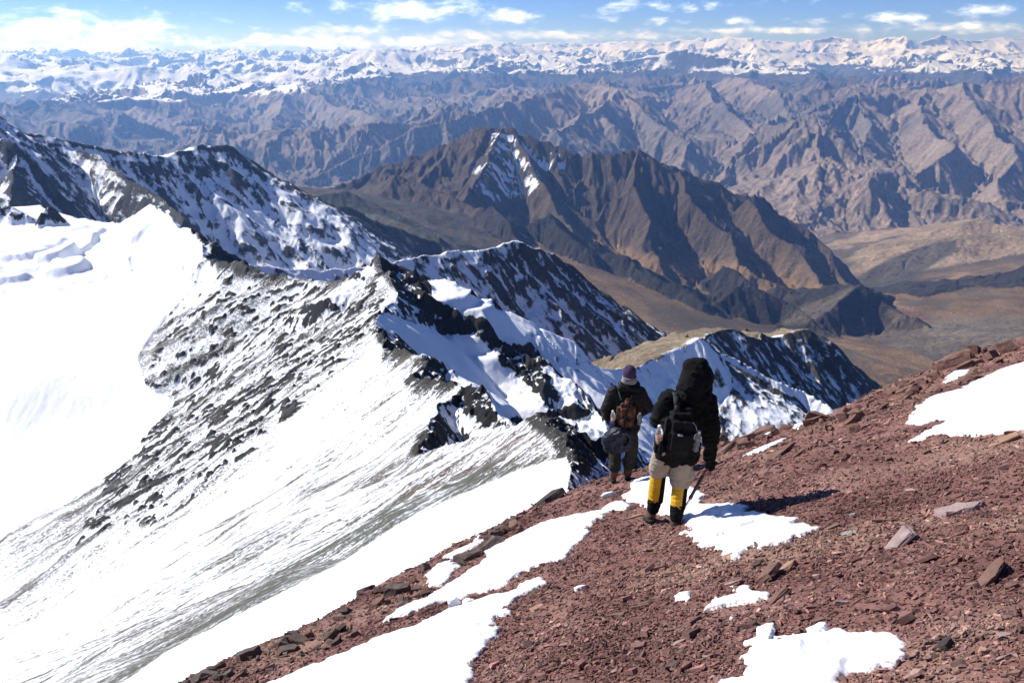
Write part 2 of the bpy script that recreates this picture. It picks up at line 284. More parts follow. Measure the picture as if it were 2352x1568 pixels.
# warp so crests and ribs wander
wx = np.zeros_like(X); wy = np.zeros_like(X)
for wl, am in ((3000, .05), (1200, .06), (500, .07), (200, .08), (80, .09), (30, .09), (12, .1), (5, .1)):
    wgt = sstep(.4, 1.2, wl / RR * 22) * sstep(.34, .12, wl / RR) if wl > 0 else 0
    if np.max(wgt) <= 0: continue
    i0 = np.where(wgt.max(axis=1) > 0)[0]; a, b = i0[0], i0[-1] + 1
    wx[a:b] += gn(X[a:b] / wl, Y[a:b] / wl, 3) * wl * am * wgt[a:b] * 1.2
    wy[a:b] += gn(X[a:b] / wl + 5.2, Y[a:b] / wl + 1.3, 4) * wl * am * wgt[a:b] * 1.2
XW = X + wx; YW = Y + wy
H = np.full(X.shape, -1e5, np.float32); Z = np.zeros(X.shape, np.int8); SIDE = np.zeros_like(X); DD = np.zeros_like(X); MID = np.full(X.shape, -1, np.int16)
def rows(r0, r1): 
    i = np.where((rs >= r0) & (rs <= r1))[0]; return slice(i[0], i[-1] + 1)
def put(sl, h, zone, side=None, dd=None, mid=-1, k=0.0):
    h = h.astype(np.float32); m = h > H[sl]
    if k: H[sl] = smax(H[sl], h, k * RR[sl] * .01)
    else: H[sl] = np.maximum(H[sl], h)
    Z[sl] = np.where(m, zone, Z[sl]); MID[sl] = np.where(m, mid, MID[sl])
    SIDE[sl] = np.where(m, side if side is not None else 0, SIDE[sl]); DD[sl] = np.where(m, dd if dd is not None else 1e4, DD[sl])
sl = rows(0, 9000); hv = val_f(X[sl], Y[sl])
hv = np.maximum(hv, -1500)
slf = rows(6500, 1e6); hf = far_f(X[slf], Y[slf])
# blend valley into far base
b = sstep(6500, 8500, RR)
Hb = np.zeros_like(X); Hb[sl] += hv * (1 - b[sl]); Hb[slf] += hf * b[slf]
H[:] = Hb; Z[:] = np.where(RR < 7400, Z_VAL, np.where(Y < 19500, Z_BAD, Z_SNOW)); DD[:] = 1e4
# broad relief of the far country
sl = rows(6800, 1e6)
xx, yy, rr = X[sl] + wx[sl], Y[sl] + wy[sl], RR[sl]
rel = 0
for wl, am, s in ((6500, 460, 20), (3300, 380, 21), (1700, 200, 22)):
    n = 1 - np.abs(gn(xx / wl, yy / wl, s)) * 2.0
    rel = rel + n * am
H[sl] += rel * sstep(7500, 10500, rr) * .75 - 120 * sstep(7500, 10500, rr)
for i, m in enumerate(HILLS + FAR):
    r0 = m.P[:, 1].min() * .55; r1 = m.P[:, 1].max() * 1.8
    sl = rows(r0, r1); h, s, d = m.eval(XW[sl], YW[sl]); put(sl, h, m.zone, s, d, 100 + i, k=.8)
for i, m in enumerate(NEAR):
    rmin = np.hypot(m.P[:, 0], m.P[:, 1]).min(); rmax = np.hypot(m.P[:, 0], m.P[:, 1]).max()
    if rmax < 1300 : sl = rows(0, 3500)
    else: sl = rows(rmin * .3, rmax * 1.9)
    h, s, d = m.eval(XW[sl], YW[sl]); put(sl, h, m.zone, s, d, i, k=.35)
    if i == 0:
        g = gl_f(X[sl], Y[sl])
        pen = np.where(s > 0, 0, d) * 2.0 + np.maximum(RR[sl] - 980, 0) * .7 + np.maximum(X[sl] + 150, 0) * 1.5
        g = g - pen
        G_OK = sl
        put(sl, g, Z_GL, mid=99, k=.9)
PB_ = [(at(px, py, d), rx, ry, hh) for px, py, d, rx, ry, hh in ((20,585,640,28,10,7),(140,600,620,14,12,9),(165,640,590,16,14,8),(60,560,660,26,8,6),(30,660,580,22,12,6),(240,590,640,14,40,-7),(200,560,660,30,10,6),(100,640,590,20,10,-4),(10,620,610,30,9,-5),(120,520,740,30,8,4))]
sl = rows(300, 1100)
for (p, rx, ry, hh) in PB_:
    d2 = ((XW[sl] - p[0]) / rx) ** 2 + ((YW[sl] - p[1]) / ry) ** 2; H[sl] += np.where(Z[sl] == Z_GL, hh * .75 * sstep(1.3, .7, d2), 0)
g_ = Z == Z_GL
p0 = at(110, 640, 590); srm = sstep(1.3, .5, ((X - p0[0]) / 110) ** 2 + ((Y - p0[1]) / 110) ** 2)
H += np.where(g_, srm * (.8 * (1 - np.abs(gn(XW / 22, YW / 16, 88)) * 2.5) + .4 * (1 - np.abs(gn(XW / 9, YW / 7, 89)) * 2.5)), 0)
H += np.where(g_, .9 * (1 - np.abs(gn(X / 60, Y / 22, 77)) * 2) * sstep(420, 560, RR) + .35 * gn(X / 14, Y / 40, 78), 0)
for (px, py, d, rx, ry, hh) in ((110,492,760,14,16,16),(95,500,750,10,10,14),(15,485,780,26,14,14),(40,490,775,16,10,12),(-20,478,790,30,14,14)):
    p = at(px, py, d); d2 = np.sqrt(((XW[sl] - p[0]) / rx) ** 2 + ((YW[sl] - p[1]) / ry) ** 2); h = gl_f(X[sl], Y[sl]) + hh * (1.1 - d2 * 1.1)
    put(sl, h, Z_M, np.full(h.shape, -1.0), d2 * 10, 50)
H += np.where(Z == Z_GL, .22 * gn(XW / 5, YW / 26, 91) + .10 * gn(XW / 2.2, YW / 9, 92), 0)
mleft0 = None
DEP = Y * math.cos(PITCH) - H * math.sin(PITCH); PX = 1176 + FPX * X / DEP; PY = 784 - FPX * (H * math.cos(PITCH) + Y * math.sin(PITCH)) / DEP
def inpoly(P, soft=10):
    x0, y0 = np.min(P, 0) - soft * 2; x1, y1 = np.max(P, 0) + soft * 2; out = np.zeros(X.shape, np.float32)
    m = (PX > x0) & (PX < x1) & (PY > y0) & (PY < y1); x, y = PX[m], PY[m]
    best = np.full(x.shape, 1e9); ins = np.zeros(x.shape, bool)
    for i in range(len(P)):
        a, b = P[i], P[(i + 1) % len(P)]; ex, ey = b[0] - a[0], b[1] - a[1]
        t = np.clip(((x - a[0]) * ex + (y - a[1]) * ey) / (ex * ex + ey * ey + 1e-9), 0, 1); best = np.minimum(best, np.hypot(x - a[0] - t * ex, y - a[1] - t * ey))
        ins ^= ((a[1] > y) != (b[1] > y)) & (x < ex * (y - a[1]) / (ey + 1e-9) + a[0])
    out[m] = sstep(-soft, soft, np.where(ins, best, -best)); return out

COUL = np.maximum(inpoly([(858,716),(963,747),(1026,770),(1081,768),(1112,790),(1159,851),(1194,902),(1258,952),(1147,962),(1120,909),(1065,882),(1030,835),(963,800),(924,775),(866,745)], 7),
                  inpoly([(985,645),(1081,677),(1159,712),(1217,763),(1212,790),(1171,798),(1139,773),(1108,732),(1042,700),(999,681)], 6))
ROCKS = 0
for P_ in ([(850,585),(905,600),(940,620),(983,636),(997,679),(1002,692),(1088,732),(1112,732),(1151,786),(1178,782),(1237,802),(1252,835),(1270,890),(1305,937),(1268,948),(1217,892),(1159,831),(1104,786),(1065,767),(1000,745),(963,735),(956,702),(909,671),(862,625)],
           [(916,780),(944,812),(909,837),(886,853),(872,820)], [(955,825),(1002,833),(1044,859),(1051,886),(1014,911),(940,943),(940,902),(926,882)], [(1034,925),(1061,894),(1112,892),(1145,960),(1112,970),(1065,951)],
           [(935,1050),(960,999),(1014,974),(1030,1009),(965,1048)], [(1200,947),(1260,958),(1330,983),(1375,1050),(1345,1095),(1290,1075),(1262,1012),(1215,980)], [(852,760),(880,762),(905,800),(880,805)],
           [(340,465),(430,505),(475,545),(560,605),(620,640),(600,655),(540,640),(480,592),(455,550),(420,518)]):
    ROCKS = np.maximum(ROCKS, inpoly(P_, 6))

# ---------------- roughness per place
rough = np.choose(Z, [.55, .06, .7, .75, .8, .5, 1.0, .28, 1.1, .55, .8, .62]).astype(np.float32)
rough = np.where((Z == Z_VAL) & (X < 60) & (Y > 1500), .6, rough)
mleft = (Z == Z_M) & (SIDE > 0) & (MID == 0)
rough = np.where(mleft, .34 + .5 * sstep(120, 380, RR), rough)
rough = np.where((Z == Z_M) & ~mleft, 1.35, rough)
cl = (Z == Z_M) & (MID == 5); rough = np.where(cl, .3, rough); rough = np.where(Z == Z_M, rough * (1 - .8 * COUL) + .9 * ROCKS, rough)
mixed0 = inpoly([(1300,1050),(1262,960),(1190,985),(1050,1070),(900,1150),(1000,1130),(1200,1080)], 14); rough = np.where(mleft, rough + .5 * mixed0, rough)
rough = np.where((Z == Z_R2) & (SIDE > 0), .15, rough)
r2front = (Z == Z_R2) & (MID == 6) & (SIDE < 0); rough = np.where(r2front, .45, rough)
# soften boundaries of the roughness field
for _ in range(6):
    rough[1:-1, 1:-1] = (rough[:-2, 1:-1] + rough[2:, 1:-1] + rough[1:-1, :-2] + rough[1:-1, 2:] + rough[1:-1, 1:-1] * 2) / 6
# ---------------- gullies: stripes that run down the slope, octave on octave
def gully(x, y, dx, dy, s):
    xf = np.floor(x); yf = np.floor(y); ix = xf.astype(np.int32); iy = yf.astype(np.int32); fx = x - xf; fy = y - yf
    va = 0; wt = 0
    for i in (-1, 0, 1):
        for j in (-1, 0, 1):
            h = _h(ix + i, iy + j, s); ox = fx - i - _r1[h] * .9; oy = fy - j - _r2[h] * .9
            w = np.exp(-(ox * ox + oy * oy) * 2.2); wt = wt + w
            va = va + w * np.cos((ox * dx + oy * dy) * 6.2832 * .85 + _r1[h] * 6)
    return va / wt
gw = np.choose(Z, [.9, 0, 1.0, 1.1, 1.05, .7, 1.45, .35, 1.2, .9, 1.85, 1.2]).astype(np.float32)
gw = np.where(mleft, .35, gw); gw = gw * (1 - .8 * COUL)
for _ in range(4):
    gw[1:-1, 1:-1] = (gw[:-2, 1:-1] + gw[2:, 1:-1] + gw[1:-1, :-2] + gw[1:-1, 2:] + gw[1:-1, 1:-1] * 2) / 6
for k, wl in enumerate((3200, 1600, 800, 400, 200, 100, 50, 25, 12.5, 6.2, 3.1)):
    q = RR / wl
    wgt = sstep(7, 14, q) * sstep(300, 190, q)
    rowsel = np.where(wgt[:, 0] > 0)[0]
    if len(rowsel) == 0: continue
    a, b = max(rowsel[0] - 1, 0), rowsel[-1] + 2
    gx, gy = grad(H); gx = gx[a:b]; gy = gy[a:b]; gm = np.sqrt(gx * gx + gy * gy) + 1e-5
    v = gully(X[a:b] / wl, Y[a:b] / wl, -gy / gm, gx / gm, 40 + k)
    v = np.where(v > 0, v ** 1, v) ; v = 1 - 2 * np.sqrt(np.clip(.5 - .5 * v, 0.0004, 1))    # sharp crests, round floors
    crest = sstep(0, 1.2, DD[a:b] / wl)
    H[a:b] += v * wl * .125 * wgt[a:b] * gw[a:b] * (1 - .6 * sstep(13000, 24000, RR[a:b]) * sstep(40, 110, q[a:b])) * np.clip(gm * 1.5, 0, 1.15) * (.35 + .65 * crest)
for k, wl in enumerate((2400, 1200, 600, 300, 150, 75, 37, 18, 9, 4.5, 2.2, 1.1, .55, .28, .14)):
    q = RR / wl
    wgt = sstep(9, 24, q) * sstep(330, 200, q)
    rowsel = np.where(wgt[:, 0] > 0)[0]
    if len(rowsel) == 0: continue
    a, b = rowsel[0], rowsel[-1] + 1
    n = gn(X[a:b] / wl, Y[a:b] / wl, 60 + k); n2 = gn(X[a:b] / wl * 1.3 + 9, Y[a:b] / wl * 1.3, 80 + k)
    v = .55 * n + .55 * (1 - np.abs(n2) * 2.2)
    H[a:b] += v * wl * .11 * wgt[a:b] * (1 - .85 * sstep(13000, 24000, RR[a:b]) * sstep(30, 80, q[a:b])) * rough[a:b] ** 1.2
rocky = inpoly([(470,590),(600,636),(860,606),(885,720),(720,900),(560,1060),(350,1200),(180,1250),(250,1080),(330,900),(390,720)], 26)
fu, fv = X * math.sin(-.29) + Y * math.cos(-.29), X * math.cos(-.29) - Y * math.sin(-.29)
OUTC = sstep(.40, .52, gn(fu / 4.6, fv / 8.5, 95) + .55 * gn(fu / 2.0, fv / 3.6, 96) + .25 * gn(fu / 25, fv / 25, 98) + .25 * gn(fu / 1.0, fv / 2, 99)) * sstep(.2, .6, rocky) * (Z == Z_M)
H += 1.5 * OUTC * mleft
H[1:-1, 1:-1] = H[1:-1, 1:-1] * .5 + .125 * (H[:-2, 1:-1] + H[2:, 1:-1] + H[1:-1, :-2] + H[1:-1, 2:])
DEP = Y * math.cos(PITCH) - H * math.sin(PITCH); PX = 1176 + FPX * X / DEP; PY = 784 - FPX * (H * math.cos(PITCH) + Y * math.sin(PITCH)) / DEP
GX, GY = grad(H); SLOPE = np.sqrt(GX * GX + GY * GY)
NRM = np.stack([-GX, -GY, np.ones_like(GX)], -1); NRM /= np.linalg.norm(NRM, axis=-1, keepdims=True)
# concavity: hollows hold snow
def blur(A, n):
    A = A.copy()
    for _ in range(n):
        A[1:-1, 1:-1] = (A[:-2, 1:-1] + A[2:, 1:-1] + A[1:-1, :-2] + A[1:-1, 2:]) / 4
    return A
CV = (blur(H, 12) - H) / (RR * .004); CV = np.clip(CV, -2, 2)
CV2 = (blur(H, 3) - H) / (RR * .001); CV2 = np.clip(CV2, -2, 2)
def N2(wl, s, o=4): return fbm(X / wl, Y / wl, o, s)
# ---------------- snow cover and rock colour
snow = np.full(X.shape, -1.0, np.float32)
col = np.zeros(X.shape + (3,), np.float32)
def setc(m, c): col[m] = c
relN = np.zeros_like(X)
for wl in (8000, 2000, 500, 120, 30, 8):
    w = sstep(3, 8, RR / wl) * sstep(130, 50, RR / wl); relN += gn(X / wl, Y / wl, 97) * w
setc(Z == Z_M, (.105, .092, .072)); setc(Z == Z_GL, (.1, .09, .08)); setc(Z == Z_R2, (.085, .075, .065)); setc(Z == Z_R3, (.075, .068, .062))
setc(Z == Z_R4, (.06, .06, .062)); setc(Z == Z_GR, (.075, .077, .066)); setc(Z == Z_R5, (.095, .071, .052)); setc(Z == Z_VAL, (.27, .175, .095))
setc(Z == Z_KN, (.052, .046, .04)); setc(Z == Z_HILL, (.42, .31, .21)); setc(Z == Z_BAD, (.235, .190, .162)); setc(Z == Z_SNOW, (.11, .10, .10))
setc((Z == Z_R2) & (SIDE > 0), (.27, .21, .14))
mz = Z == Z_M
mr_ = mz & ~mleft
setc(mr_, (.024, .023, .022))  # ridge side away from the sun: its shade is darkened into the rock colour
low = [(1290,1050),(1200,1078),(1090,1124),(1000,1164),(920,1204),(850,1248),(786,1292),(716,1328),(569,1402),(463,1456),(379,1500),(285,1570)]
green = inpoly(low + [(200,1590),(340,1492),(463,1424),(569,1364),(716,1275),(850,1180),(1000,1118),(1130,1062)], 20)
mixed = inpoly([(1300,1050),(1262,960),(1190,985),(1050,1070),(900,1150),(1000,1130),(1200,1080)], 14)
strip = inpoly([(1345,1150),(1300,1050)] + low[1:] + [(250,1600),(800,1640),(950,1350),(1400,1190)], 5)
smooth_ = inpoly([(330,455),(430,515),(485,598),(500,660),(440,700),(385,722),(150,720),(150,455)], 12)
clean = inpoly([(870,770),(700,930),(480,1130),(150,1350),(-100,1500),(-100,1590),(150,1470),(420,1290),(640,1120),(850,960),(930,880)], 40)
bands = gn(X * .09 + 3, Y * .02 - H * .1, 71) 
rocky_ = inpoly([(470,600),(600,640),(860,610),(870,740),(700,900),(520,1080),(330,1180),(200,1200),(270,1050),(350,900),(390,720)], 30)
STR = 0
for wl in (12, 6, 3, 1.5, .75, .38, .19):
    w_ = sstep(10, 25, RR / wl) * sstep(330, 170, RR / wl); STR = STR + w_ * gn(fu / wl, fv / (wl * 8), 110 + int(wl * 8))
snow = np.where(mleft, .53 + .36 * STR + .10 * relN + .12 * bands + .42 * clean - .42 * green * (1 + .9 * gn(X * .5, Y * .12, 72)) - .12 * mixed + 1.7 * strip + 1.5 * smooth_  + rocky * (-.05 + CV * .6 + .12 * CV2), snow)
for i, c in enumerate((.105, .075, .058)): col[..., i] = np.where(mleft, col[..., i] * (1 - mixed) + c * mixed, col[..., i])
for i, c in enumerate((.088, .094, .073)): col[..., i] = np.where(mleft, col[..., i] * (1 - green * .9) + c * green * .9, col[..., i])
for i, c in enumerate((.05, .047, .040)): col[..., i] = np.where(mleft, col[..., i] * (1 - rocky * .8) + c * rocky * .8, col[..., i])
snow = np.where(mr_, .72 + CV * .6 - (SLOPE - .95) * .9 + relN * .25, snow)
snow = np.where(mr_ & cl, 1.25 - .5 * sstep(.8, 1.1, SLOPE), snow)
snow = np.where(mr_, snow + 1.2 * COUL - .62 * ROCKS * (1 - COUL), snow); snow = np.where(mleft, snow - .8 * ROCKS * sstep(.03, .0, DD / RR) - 1.5 * OUTC, snow)
for i, c in enumerate((.034, .031, .027)): w_ = np.clip(OUTC + ROCKS, 0, 1) * mleft; col[..., i] = col[..., i] * (1 - w_) + c * w_  # dark outcrops; on the crest rocks, shade of right-facing sides painted in
snow = np.where(Z == Z_GL, 3.0 , snow)
snow = np.where(Z == Z_R2, np.where(SIDE > 0, -.35 + .3 * relN + .9 * sstep(.03, .0, DD / RR), .55 + CV * 1.0 - (SLOPE - .7) * .7), snow)
snow = np.where(r2front, 1.5 - (SLOPE - .62) * 1.1 + CV * .35 + .2 * relN, snow)
snow = np.where(Z == Z_R3, .5 + CV * .8 - (SLOPE - .7) * .8 + .5 * sstep(1150, 800, Y) + .8 * sstep(.008, 0, DD / RR), snow)
snow = np.where(Z == Z_R4, .82 + CV * .75 - (SLOPE - .75) * .8 - .9 * sstep(1800, 2150, RR) * 1 + .2 * relN, snow)
snow = np.where(Z == Z_GR, -.55 + CV * .7 + .3 * relN + NRM[..., 0] * .5, snow)
AZD = np.degrees(AA)
def pxy(px): return math.degrees(math.atan((px - 1176) / FPX / 1.02))
r5 = Z == Z_R5
tal = sstep(-960, -1150, H + 60 * relN)
for i, c in enumerate((.19, .135, .09)): col[..., i] = np.where(r5, col[..., i] * (1 - tal * .75) + c * tal * .75, col[..., i])
r5s = inpoly([(1130,296),(1180,300),(1250,330),(1325,362),(1290,400),(1240,390),(1250,440),(1190,455),(1130,468),(1080,440),(1085,390),(1120,350)], 14)
snow = np.where(r5, -.75 + CV * .8 + .3 * relN + 1.15 * r5s + .3 * r5s * CV2, snow)
val = Z == Z_VAL
vn = N2(900, 11, 5); col[val] = col[val] * (1 + .55 * vn[val])[:, None]
lv = val & (PX < 1180)
for i, c in enumerate((.12, .092, .072)): col[..., i] = np.where(lv, c * (1 + .5 * vn), col[..., i])
dk = sstep(.05, .35, N2(1500, 31, 5) + .35 * N2(200, 32, 4)); 
for i, c in enumerate((.085, .075, .06)): col[..., i] = np.where(val, col[..., i] * (1 - .75 * dk) + c * .75 * dk, col[..., i])
snow = np.where(Z == Z_HILL, -1, snow)
hl = Z == Z_HILL; dk = sstep(.0, .12, N2(1300, 41, 4) + .1)
for i, c in enumerate((.125, .11, .09)): col[..., i] = np.where(hl, col[..., i] * (1 - .8 * dk) + c * .8 * dk, col[..., i])
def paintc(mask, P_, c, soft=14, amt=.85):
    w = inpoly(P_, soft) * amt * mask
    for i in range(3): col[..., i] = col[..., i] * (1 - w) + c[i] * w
vn2 = N2(140, 13, 4); col[val] *= (1 + .5 * vn2[val])[:, None]
dkk = sstep(.1, .3, N2(420, 35, 5) + .3 * relN) * .7 * val
for i, c in enumerate((.10, .088, .066)): col[..., i] = col[..., i] * (1 - dkk) + c * dkk
paintc(r5 | val, [(1200,530),(1290,545),(1400,560),(1550,600),(1700,605),(1900,665),(1870,745),(1760,700),(1650,650),(1500,640),(1350,605),(1230,560)], (.27, .17, .09), 16, .8)
paintc(val | r5, [(1480,690),(1600,720),(1720,740),(1860,745),(1840,790),(1650,775),(1500,740)], (.09, .078, .058), 16, .8)  # cloud shadow across the valley floor, painted into the ground colour
paintc(Z == Z_KN, [(2030,695),(2210,790),(1900,870),(1850,770),(1950,745),(2050,745)], (.135, .105, .078), 10, .85)
paintc(Z == Z_KN, [(1790,745),(1850,700),(1960,660),(1910,715),(1880,745)], (.17, .14, .11), 5, .9)
paintc(hl | val, [(1960,640),(2050,588),(2150,556),(2195,552),(2203,575),(2120,622),(2080,648),(1990,672)], (.10, .094, .078), 5, .9)
paintc(val, [(2040,700),(2120,720),(2200,780),(2290,800),(2260,815),(2170,790),(2080,735)], (.20, .105, .075), 6, .7)
paintc(val | hl, [(2060,735),(2352,720),(2352,800),(2200,790)], (.24, .20, .15), 14, .7)
far = (Z == Z_BAD) | (Z == Z_SNOW)
t = N2(2600, 51, 4); 
for i, c in enumerate((.145, .132, .125)): col[..., i] = np.where(far, col[..., i] * (1 - sstep(-.1, .3, t)) + c * sstep(-.1, .3, t), col[..., i])
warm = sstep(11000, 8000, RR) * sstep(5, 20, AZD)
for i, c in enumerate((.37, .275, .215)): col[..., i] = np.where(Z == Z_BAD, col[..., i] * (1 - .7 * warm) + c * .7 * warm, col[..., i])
sl_ = -470 + 150 * N2(3000, 61, 3)
leftsn = sstep(-4, -16, AZD)
sl_ = sl_ - 430 * leftsn * sstep(11500, 15000, RR) - 250 * sstep(17000, 23000, Y)
snf = sstep(-120, 160, H - sl_) * 2.2 - 1.0 + CV * .35 - np.clip(SLOPE - .42, 0, 1) * 1.7 + NRM[..., 0] * -.3 + .10
snow = np.where(far, snf, snow)
tint = 1 + .28 * relN + .12 * CV2
col *= np.clip(tint, .5, 1.6)[..., None]

# ---------------- materials
def terrain_mat(name, scale, bump=.8, streak=None, edge=.35, snow_rough=.55, detail=8, dist=1.0, snowcol=(.86, .88, .91), multi=False, bdist=.5):
    m = bpy.data.materials.new(name); m.use_nodes = True; nt = m.node_tree; nt.nodes.clear(); N = nt.nodes.new; L = nt.links.new
    out = N('ShaderNodeOutputMaterial'); bs = N('ShaderNodeBsdfPrincipled'); L(bs.outputs[0], out.inputs[0])
    geo = N('ShaderNodeNewGeometry'); a_s = N('ShaderNodeAttribute'); a_s.attribute_name = 'snow'; a_c = N('ShaderNodeAttribute'); a_c.attribute_name = 'rock'
    nz = N('ShaderNodeTexNoise'); nz.inputs['Scale'].default_value = 1 / scale; nz.inputs['Detail'].default_value = detail; nz.inputs['Roughness'].default_value = .68
    if streak:
        mp = N('ShaderNodeMapping'); mp.vector_type = 'TEXTURE'; mp.inputs['Rotation'].default_value = (0, 0, streak[0]); mp.inputs['Scale'].default_value = (streak[1], 1, 1)
        L(geo.outputs['Position'], mp.inputs[0]); L(mp.outputs[0], nz.inputs['Vector'])
    else: L(geo.outputs['Position'], nz.inputs['Vector'])
    nb = N('ShaderNodeTexNoise'); nb.inputs['Scale'].default_value = 3.1 / scale; nb.inputs['Detail'].default_value = detail; nb.inputs['Roughness'].default_value = .75
    L(geo.outputs['Position'], nb.inputs['Vector'])
    def M(op, a, b=None):
        n = N('ShaderNodeMath'); n.operation = op
        for i, v in enumerate((a, b)):
            if v is None: continue
            if isinstance(v, (int, float)): n.inputs[i].default_value = v
            else: L(v, n.inputs[i])
        return n.outputs[0]
    nzo = nz.outputs[0]
    if multi:
        ld = N('ShaderNodeAttribute'); ld.attribute_name = 'lod'; prev = None
        for sc_, l0, l1 in ((.06, None, None), (.17, 3.1, 4.0), (.48, 4.4, 5.4)):
            q = N('ShaderNodeTexNoise'); q.inputs['Scale'].default_value = 1 / sc_; q.inputs['Detail'].default_value = detail; q.inputs['Roughness'].default_value = .76; L(mp.outputs[0], q.inputs['Vector'])
            if prev is None: prev = q.outputs[0]
            else:
                f = N('ShaderNodeMapRange'); L(ld.outputs['Fac'], f.inputs[0]); f.inputs[1].default_value = l0; f.inputs[2].default_value = l1
                mm = N('ShaderNodeMix'); L(f.outputs[0], mm.inputs[0]); L(prev, mm.inputs[2]); L(q.outputs[0], mm.inputs[3]); prev = mm.outputs[0]
        nzo = prev
    tot = M('ADD', a_s.outputs['Fac'], M('MULTIPLY', M('SUBTRACT', nzo, .5), 2.6 * dist))
    tot = M('ADD', tot, M('MULTIPLY', M('SUBTRACT', nb.outputs[0], .5), .9 * dist))
    mr = N('ShaderNodeMapRange'); L(tot, mr.inputs[0]); mr.inputs[1].default_value = .5 - edge / 2; mr.inputs[2].default_value = .5 + edge / 2
    rk = N('ShaderNodeMix'); rk.data_type = 'RGBA'; rk.blend_type = 'MULTIPLY'; rk.inputs[0].default_value = 1
    cr = N('ShaderNodeMapRange'); L(nb.outputs[0], cr.inputs[0]); cr.inputs[1].default_value = .3; cr.inputs[2].default_value = .7; cr.inputs[3].default_value = .45; cr.inputs[4].default_value = 1.6
    L(a_c.outputs['Color'], rk.inputs[6]); L(cr.outputs[0], rk.inputs[7])
    mx = N('ShaderNodeMix'); mx.data_type = 'RGBA'; L(mr.outputs[0], mx.inputs[0]); L(rk.outputs[2], mx.inputs[6]); mx.inputs[7].default_value = (*snowcol, 1)
    L(mx.outputs[2], bs.inputs['Base Color'])
    bs.inputs['Roughness'].default_value = .85; bs.inputs['Specular IOR Level'].default_value = .25
    bp = N('ShaderNodeBump'); bp.inputs['Strength'].default_value = bump; bp.inputs['Distance'].default_value = scale * bdist
    hh = M('ADD', M('MULTIPLY', nb.outputs[0], M('SUBTRACT', 1.0, M('MULTIPLY', mr.outputs[0], .8))), M('MULTIPLY', mr.outputs[0], .12))
    L(hh, bp.inputs['Height']); L(bp.outputs[0], bs.inputs['Normal'])
    return m
FALL = math.atan2(-.30, -1.0)
ZI = {
 'scree_slope': (mleft, terrain_mat('scree_slope', .7, .45, (FALL, 4.6), edge=.14, multi=True, dist=2.1)),
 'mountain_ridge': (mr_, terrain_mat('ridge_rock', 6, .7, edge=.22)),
 'glacier': (Z == Z_GL, terrain_mat('glacier', 25, .25)),
 'snowy_mountainside': (Z == Z_R2, terrain_mat('far_ridge_rock', 14, .7, (R(-55), 2.5), edge=.3)),
 'mountain_ridge.001': (Z == Z_R3, terrain_mat('ribbed_ridge_rock', 18, .7, (R(-50), 2.5), edge=.3)),
 'mountain_ridge.002': (Z == Z_R4, terrain_mat('shaded_ridge_rock', 15, .7, (R(-45), 2.5), edge=.3)),
 'hills': (Z == Z_GR, terrain_mat('green_hill_rock', 50, .6, edge=.3)),
 'mountain': (Z == Z_R5, terrain_mat('brown_mountain_rock', 55, .8, edge=.3, bdist=.6, detail=10)),
 'valley': ((Z == Z_VAL) | (Z == Z_KN) , terrain_mat('valley_ground', 45, .9, bdist=.7)),
 'hills.001': (Z == Z_HILL, terrain_mat('tan_hill_ground', 80, .9, bdist=.7)),
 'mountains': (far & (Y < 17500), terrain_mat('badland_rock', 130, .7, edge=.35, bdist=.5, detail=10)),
 'mountain_range': (far & (Y >= 17500), terrain_mat('snow_range_rock', 300, 1.0, edge=.35, bdist=.9, detail=10, dist=1.3)),
}
TLAB = {
 'scree_slope': ('steep white slope streaked with grey green scree below the near ridge, falling to the lower left', 'mountain slope'),
 'mountain_ridge': ('jagged dark rock crest and blue shaded snow gullies running from below the hikers', 'mountain ridge'),
 'glacier': ('smooth bright white glacier bowl at the left edge', 'glacier'),
 'snowy_mountainside': ('pointed snowy ridge with tan back slope right behind the larger hiker', 'mountain ridge'),
 'mountain_ridge.001': ('ribbed black and white ridge in the middle of the view above the blue snow gullies', 'mountain ridge'),
 'mountain_ridge.002': ('long blue shaded snowy ridge behind the glacier on the left', 'mountain ridge'),
 'hills': ('low dark green grey hills between the left snowy ridge and the brown mountain', 'hills'),
 'mountain': ('big brown mountain in the centre with snow streaks below its summit', 'mountain'),
 'valley': ('ochre valley floor with dark rocky knolls beyond the near ridges', 'valley'),
 'hills.001': ('smooth tan and grey hills on the far right side of the valley', 'hills'),
 'mountains': ('hazy brown badland mountains cut by gullies, filling the middle distance', 'mountains'),
 'mountain_range': ('white snow covered mountain range along the horizon', 'mountain range'),
}
vid = np.arange(NR * NA, dtype=np.int32).reshape(NR, NA)
quads = np.stack([vid[:-1, :-1], vid[:-1, 1:], vid[1:, 1:], vid[1:, :-1]], -1).reshape(-1, 4)
VC = np.stack([X, Y, H], -1).reshape(-1, 3); NF = NRM.reshape(-1, 3); SF = snow.ravel(); LF = np.log(RR.ravel()); CF = col.reshape(-1, 3)
owner = np.zeros(NR * NA, np.int8)
for i, (nm, (msk, mt)) in enumerate(ZI.items()): owner[msk.ravel()] = i
fo = owner[quads[:, 0]]
for i, (nm, (msk, mt)) in enumerate(ZI.items()):
    q = quads[fo == i]
    if len(q) == 0: continue
    u, inv = np.unique(q, return_inverse=True)
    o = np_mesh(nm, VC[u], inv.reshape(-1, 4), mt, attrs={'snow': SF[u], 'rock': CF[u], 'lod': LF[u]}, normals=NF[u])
    tag(o, TLAB[nm][0], TLAB[nm][1], kind='structure')
